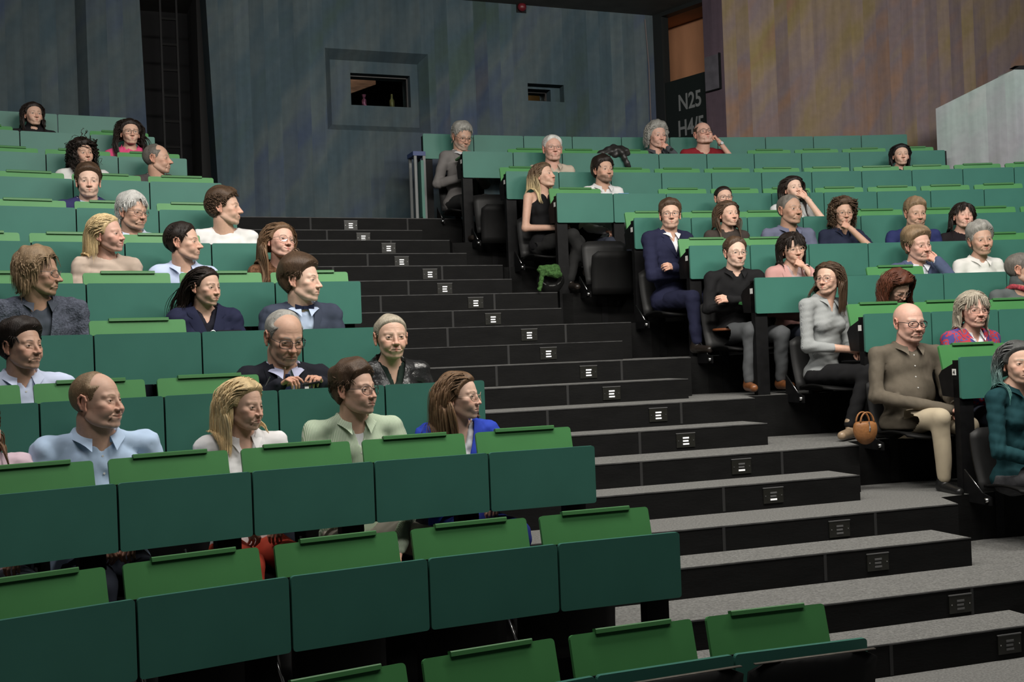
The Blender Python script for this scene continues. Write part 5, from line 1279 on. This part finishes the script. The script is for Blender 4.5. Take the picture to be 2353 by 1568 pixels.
PR('b19','RF',2254,552,72,22,'woman with short silver hair and white polo blouse',fem=True,old=True,hair='side',hc='grey',hlen=.05,skin='med',top='shirt',tc=(.70,.69,.66),smile=.8,volume=1.5,roll=5,pitch=4,sw=.165,vopen=.06)
PR('b20','RE',1903,641,74,-28,'young woman in grey striped blouse with glasses looking over her shoulder',fem=True,hair='long',hc='brown',hlen=.25,skin='light',top='blouse',tc=(.5,.5,.5),tm='stripe_grey',glasses=((.12,.05,.05),'round'),bf=30,trousers=(.014,.014,.015),shoe=(.36,.26,.17),arms='custom',lean=.10,hzmin=.76,part=.0,gaze=(-25,0),sw=.17,
   armpts=(((-.22,.03,.27),(-.06,.30,.22)),((.21,.08,.28),(-.02,.34,.24))),sleeve=.75,
   legpts=(((-.02,.46,.08),(.0,.40,-.26),(-.06,.52,-.335)),((.04,.48,.08),(.17,.42,-.265),(.26,.46,-.335))))
PR('b21','RE',2062,662,70,48,'woman with tousled auburn hair bent forward and looking down',fem=True,old=True,hair='long',hc='auburn',hlen=.24,skin='light',top='tshirt',tc=(.03,.03,.03),pitch=40,glasses=((.03,.03,.03),'rect'),curl=.45,volume=1.9,part=0,roll=10,lean=.16,hzmin=.6)
PR('b22','RE',2350,620,76,80,'man with grey hair, red scarf and grey sweater at the picture edge',old=True,hair='crop',hc='dgrey',hlen=.015,skin='med',top='turtle',tc=(.10,.115,.115),beard=.5,bald=1,sw=.19)
PR('b23','RD',2090,742,90,34,'bald man with black glasses, brown linen shirt and beige trousers',old=True,bald=4,hair='crop',hc='grey',skin='pink',top='shirt',tc=(.135,.115,.088),tm='linen',glasses=((.015,.015,.016),'thick'),pitch=6,sw=.215,fat=1.3,bf=10,lean=.10,hzmin=.74,trousers=(.46,.39,.28),shoe=(.012,.012,.012),arms='custom',
   armpts=(((-.27,.06,.26),(-.17,.36,.165)),((.26,.10,.26),(-.09,.40,.17))),hands=('clasp','clasp'),vopen=.06,
   legpts=(((-.20,.42,.06),(-.24,.34,-.26),(-.24,.44,-.335)),((.0,.43,.12),(-.03,.40,-.26),(-.03,.51,-.335))))
PR('b24','RD',2238,714,82,26,'woman with silver bob, glasses and red and blue patterned jacket',fem=True,old=True,hair='bob',hc='ashblond',hlen=.18,skin='pink',top='shirt',tc=(.66,.66,.68),jacket=(.3,.05,.08),jm='flower',glasses=((.12,.08,.06),'rect'),part=.001,volume=1.1,vopen=.10)
PR('b25','RC',2342,836,118,24,'person with long grey-green dyed hair, dark teal shirt and grey jeans',fem=True,hair='long',hc='teal',hlen=.30,skin='light',top='shirt',tc=(.012,.050,.058),tm='woven',trousers=(.075,.075,.08),trm='denim',bf=32,lean=.08,hzmin=.78,part=.0,sw=.175,volume=1.2,curl=.25,arms='custom',
   armpts=(((-.235,.04,.26),(-.07,.32,.17)),((.235,.08,.26),(.0,.34,.17))),shoe=(.02,.02,.02),
   legpts=(((-.10,.46,.07),(-.12,.46,-.26),(-.12,.58,-.335)),((.04,.45,.14),(.10,.56,-.14),(.11,.68,-.18))))
# ------------------------------------------------------------------ small belongings
def sdf_obj(name,f,lo,hi,h,m,loc,rz,label,cat,part=None):
    e=empty(name,tuple(loc),rz,label,cat); v,q=snets(f,lo,hi,h); link(part or name+'_body',np_mesh(name,[(v,q,0,None)],[m]),e); return e
M_leather=mat('black_leather_jacket',(.022,.021,.020),.42,.3,20,bump=.12,bscale=30,spec=.5)
q=hit(1412,350,'RJ'); a_=math.atan2(q[0]-ROWS['RJ']['cen'][0],q[1]-ROWS['RJ']['cen'][1])
def fjk(p):
    f=smin(cap(p,(-.13,.07,.0),(.02,.06,.045),.045,.06),ell(p,(.03,.02,.02),(.13,.06,.07)),.05); f=smin(f,cap(p,(.02,.05,.04),(.13,.01,.02),.05,.045),.03)
    f=smin(f,cap(p,(.06,-.035,.02),(.125,-.045,-.13),.034,.03),.03); f=smin(f,cap(p,(-.12,.08,0),(-.16,.10,-.03),.03,.02),.03)
    return f+.004*np.sin(p[:,0]*70+p[:,2]*45)+.003*np.sin(p[:,0]*-50+p[:,2]*90+1)
sdf_obj('leather_jacket',fjk,(-.24,-.12,-.22),(.22,.17,.15),.008,M_leather,(q[0],q[1],rowz(9)),-a_,'crumpled black leather jacket thrown over the upper far desks','jacket','jacket_folds')
# scarf on a dark bag by the stairs
P=aty(1262,640,10.15)
M_scarf=mat('green_wool_scarf',(.05,.115,.035),.95,.45,60,bump=1,bscale=90,spec=.1)
def fsc(p):
    f=cap(p,(-.07,0,.075),(.06,0,.085),.035); f=smin(f,cap(p,(.0,-.01,.04),(.08,0,.03),.035),.02); f=smin(f,cap(p,(-.06,-.02,.05),(-.095,-.04,-.10),.024,.018),.02)
    return f+.003*np.sin(p[:,0]*90+p[:,2]*110)+.002*np.sin(p[:,2]*160)
def fbag(p): return ell(p,(.02,.05,-.02),(.12,.06,.12))+.005*np.sin(p[:,0]*70)
zf=2.1
bg_=sdf_obj('shoulder_bag',fbag,(-.15,-.05,-.2),(.2,.15,.15),.012,M_ply,(P[0],P[1],zf+.12),.1,'dark bag standing under the seat of the blond woman in black','bag')
mb=MB(); mb.tube([(.10*math.cos(t)+.02,.0,.02+.09*math.sin(t)) for t in np.linspace(3.3,6.1,12)],.006,6); mb.obj('chain_strap',M_chrome,bg_)
sdf_obj('scarf',fsc,(-.17,-.1,-.16),(.16,.07,.16),.007,M_scarf,(P[0],P[1]-.06,P[2]),.1,'green knitted scarf hanging over the dark bag beside the stairs','scarf')
# brown handbag at the feet of the woman in stripes
P=aty(1962,1000,7.52)
M_tan=mat('tan_leather',(.30,.13,.045),.5,.25,15,bump=.2,spec=.4)
def fhb(p): return smax(ell(p,(0,0,.0),(.085,.05,.10)),p[:,2]-.05,.02)
hb_=sdf_obj('handbag',fhb,(-.12,-.08,-.13),(.12,.08,.09),.008,M_tan,(P[0]+.075,P[1],.9+.10),.3,'tan leather handbag standing on the step beside the flat shoe','handbag')
for y_ in(-.025,.025):
    mb=MB(); mb.tube([(.05*math.cos(t),y_,.04+.07*math.sin(t)) for t in np.linspace(0,math.pi,12)],.006,6); mb.obj('handle',M_tan,hb_,smooth=True)
mb=MB(); mb.tube([(.0,-.045,.05),(.0,-.055,.01),(.0,-.05,-.01)],.005,6); mb.obj('buckle',M_chrome,hb_)
# things lying on the folded-down tablets
def on_desk(px,py,key,dr=.16): 
    q=hit(px,py,key,dr); r=ROWS[key]; a=math.atan2(q[0]-r['cen'][0],q[1]-r['cen'][1]); return q,-a
q,a_=on_desk(525,752,'LD'); zD=rowz(3)-.02
e=empty('pencil_case',(q[0],q[1],zD),a_,'dark see-through pencil case lying before the woman with long dark hair','pencil case')
mb=MB(); mb.box(-.07,.07,-.03,.03,0,.03); mb.obj('case_body',mat('smoky_plastic',(.03,.03,.04),.2),e,bevel=.006)
mb=MB(); mb.tube([(-.085+.014*math.cos(t),0,.016+.014*math.sin(t)) for t in np.linspace(0,6.28,14)],.003,6); mb.obj('ring',M_chrome,e)
q,a_=on_desk(572,754,'LD')
e=empty('marker_pen',(q[0],q[1],zD),a_,'silver pen with a red cap lying on the desk of the dark-haired woman','pen')
mb=MB(); mb.tube([(-.055,0,.012),(.04,0,.012)],.008,10); mb.obj('barrel',M_chrome,e); mb=MB(); mb.tube([(.04,0,.012),(.062,0,.012)],.010,10); mb.obj('cap',mat('red_cap',(.6,.02,.03),.4),e)
q,a_=on_desk(722,750,'LD')
e=empty('paper_folder',(q[0],q[1],zD),a_,'pale pink folder lying before the man with the bow tie','folder')
mb=MB(); mb.box(-.06,.06,-.06,.06,0,.022); mb.obj('folder_cover',mat('pink_card',(.65,.45,.58),.7),e,bevel=.003)
mb=MB(); mb.box(-.058,.062,-.058,.058,.006,.018); mb.obj('pages',M_white,e)
q,a_=on_desk(765,750,'LD')
e=empty('marker_pen',(q[0],q[1],zD),a_,'silver pen with a red cap lying beside the pale pink folder','pen')
mb=MB(); mb.tube([(-.065,0,.014),(.03,0,.014)],.009,10); mb.obj('barrel',M_chrome,e); mb=MB(); mb.tube([(.03,0,.014),(.055,0,.014)],.011,10); mb.obj('cap',bpy.data.materials['red_cap'],e)
q,a_=on_desk(1437,441,'RH')
e=empty('magazine',(q[0],q[1],rowz(7)-.02),a_,'white and blue magazine lying on the desk of the bearded man in white','magazine')
mb=MB(); mb.box(-.10,.09,-.08,.08,0,.030); mb.obj('pages',M_white,e,bevel=.003); mb=MB(); mb.box(-.10,.0,-.081,.08,.028,.036); mb.obj('cover',mat('blue_cover',(.10,.25,.55),.5),e)
# phone, pen and badge of the man looking down
if 'a15' in PP:
    p_=PP['a15']
    P=aty(714,880,p_.O[1]-.0+0) ; 
    wl=p_.R@p_.A[-1][1]+p_.O; Yp=wl[1]-.07
    P=aty(716,879,Yp)
    e=empty('mobile_phone',tuple(P),math.radians(0),'black mobile phone held in the hand of the man with black glasses','phone'); e.rotation_euler=(.12,-.14,.1)
    mb=MB(); mb.box(-.045,.045,-.05,.05,-.005,.005); mb.obj('phone_body',mat('phone_case',(.03,.03,.032),.35),e,bevel=.003)
    mb=MB(); mb.tube([(-.03,-.051,0),(-.03,-.054,0)],.004,8); mb.obj('camera_lens',M_chrome,e)
    P=aty(653,866,Yp+.02); e=empty('ballpoint_pen',tuple(P),0,'thin ballpoint pen in the writing hand of the man with black glasses','pen'); e.rotation_euler=(.25,.2,0)
    mb=MB(); mb.tube([(0,0,-.07),(0,0,.045)],.004,8); mb.obj('barrel',mat('pen_barrel',(.30,.18,.13),.3),e); mb=MB(); mb.tube([(0,0,.045),(0,0,.05)],.0045,8); mb.obj('button',M_chrome,e)
    P=aty(612,884,Yp-.02); e=empty('stylus',tuple(P),0,'grey stylus leaning on the desk edge in front of the dark suit','stylus'); e.rotation_euler=(0,.5,0)
    mb=MB(); mb.tube([(0,0,-.06),(0,0,.035)],.003,8); mb.obj('shaft',mat('grey_shaft',(.12,.12,.12),.4),e); mb=MB(); mb.tube([(0,0,.035),(0,0,.042)],.0035,8); mb.obj('tip',M_chrome,e)
    zz=p_.N[2]-.15; 
    mb=MB(); mb.box(-.011,.011,-.002,.002,-.006,.006); o=mb.obj('badge',M_white,p_.e); o.location=(-.10,ysurf(lambda p:p_.torso(p,.014),-.10,zz+.03)+.002,zz+.03)
# wrist watches
def watch(t,s,m,back=.035):
    if t not in PP: return
    p_=PP[t]; El,Wr=p_.A[s]; d=(Wr-El)/np.linalg.norm(Wr-El); c=Wr-d*back; a=np.cross(d,(0,1,0)); a/=np.linalg.norm(a); b=np.cross(d,a)
    mb=MB(); mb.tube([c+.032*(a*math.cos(u)+b*math.sin(u)) for u in np.linspace(0,2*math.pi,18)],.007,6,cap=False); o=mb.obj('watch_strap',m,p_.e,smooth=True)
    mb=MB(); f_=c+b*.036*(1 if b[1]>0 else -1); mb.tube([f_,f_+b*.006*(1 if b[1]>0 else -1)],.017,14); mb.obj('watch_dial',m,o)
watch('b3',-1,M_ply); watch('b4',-1,M_chrome)
if 'b20' in PP:
    p_=PP['b20']; wl=p_.R@V3(-.05,.36,.165)+p_.O
    e=empty('tablet_computer',tuple(wl),math.atan2(p_.R[1,0],p_.R[0,0]),'thin black tablet computer on the lap of the woman in stripes','tablet computer')
    mb=MB(); mb.box(-.13,.13,-.09,.09,-.006,.003); mb.obj('tablet_case',M_ply,e,bevel=.002); mb=MB(); mb.box(-.115,.115,-.078,.078,.003,.0045); mb.obj('screen',mat('screen_glass',(.02,.02,.025),.1),e)
if 'b16' in PP:
    p_=PP['b16']; mb=MB(); pts=[(.168*math.cos(t),.008+.130*math.sin(t),.112) for t in np.linspace(-.4,3.5,20)]
    mb.tube(pts,.011,8); mb.obj('belt',mat('brown_belt',(.22,.07,.025),.5,.2,30),p_.e,smooth=True)
if 'b22' in PP:
    p_=PP['b22']; N_=p_.N; mb=MB(); mb.tube([(N_[0]+.085*math.cos(t),N_[1]+.085*math.sin(t),N_[2]+.0+.012*math.sin(t*3)) for t in np.linspace(0,2*math.pi,24)],.022,8,cap=False)
    mb.obj('scarf',mat('red_check_scarf',(.32,.04,.055),.9,.6,60),p_.e,smooth=True)
# blue-topped stand and boards by the end of the topmost row
P=aty(955,500,12.25)
e=empty('side_stand',(P[0],P[1],3.0),.35,'narrow stand with blue top and pale legs at the head of the stairs','stand')
zt=aty(953,352,12.25)[2]-3.0
mb=MB(); mb.box(-.035,.10,-.12,.12,zt-.045,zt); mb.obj('top',mat('blue_laminate',(.02,.045,.16),.5),e)
for x_,y_ in((-.01,-.1),(.085,-.1),(-.01,.1),(.085,.1)):
    mb=MB(); mb.box(x_-.014,x_+.014,y_-.014,y_+.014,0,zt-.045); mb.obj('leg',mat('pale_metal',(.16,.17,.17),.5),e)
P=aty(969,440,12.22)
e=empty('spare_board',(P[0],P[1]-.02,3.0),.25,'teal spare board standing upright against the end of the topmost desk','board')
mb=MB(); mb.box(-.015,.015,-.1,.1,0,.62); mb.obj('board_face',M_teal,e); mb=MB(); mb.box(-.017,-.012,-.1,.1,.0,.03); mb.obj('board_foot',M_black,e)
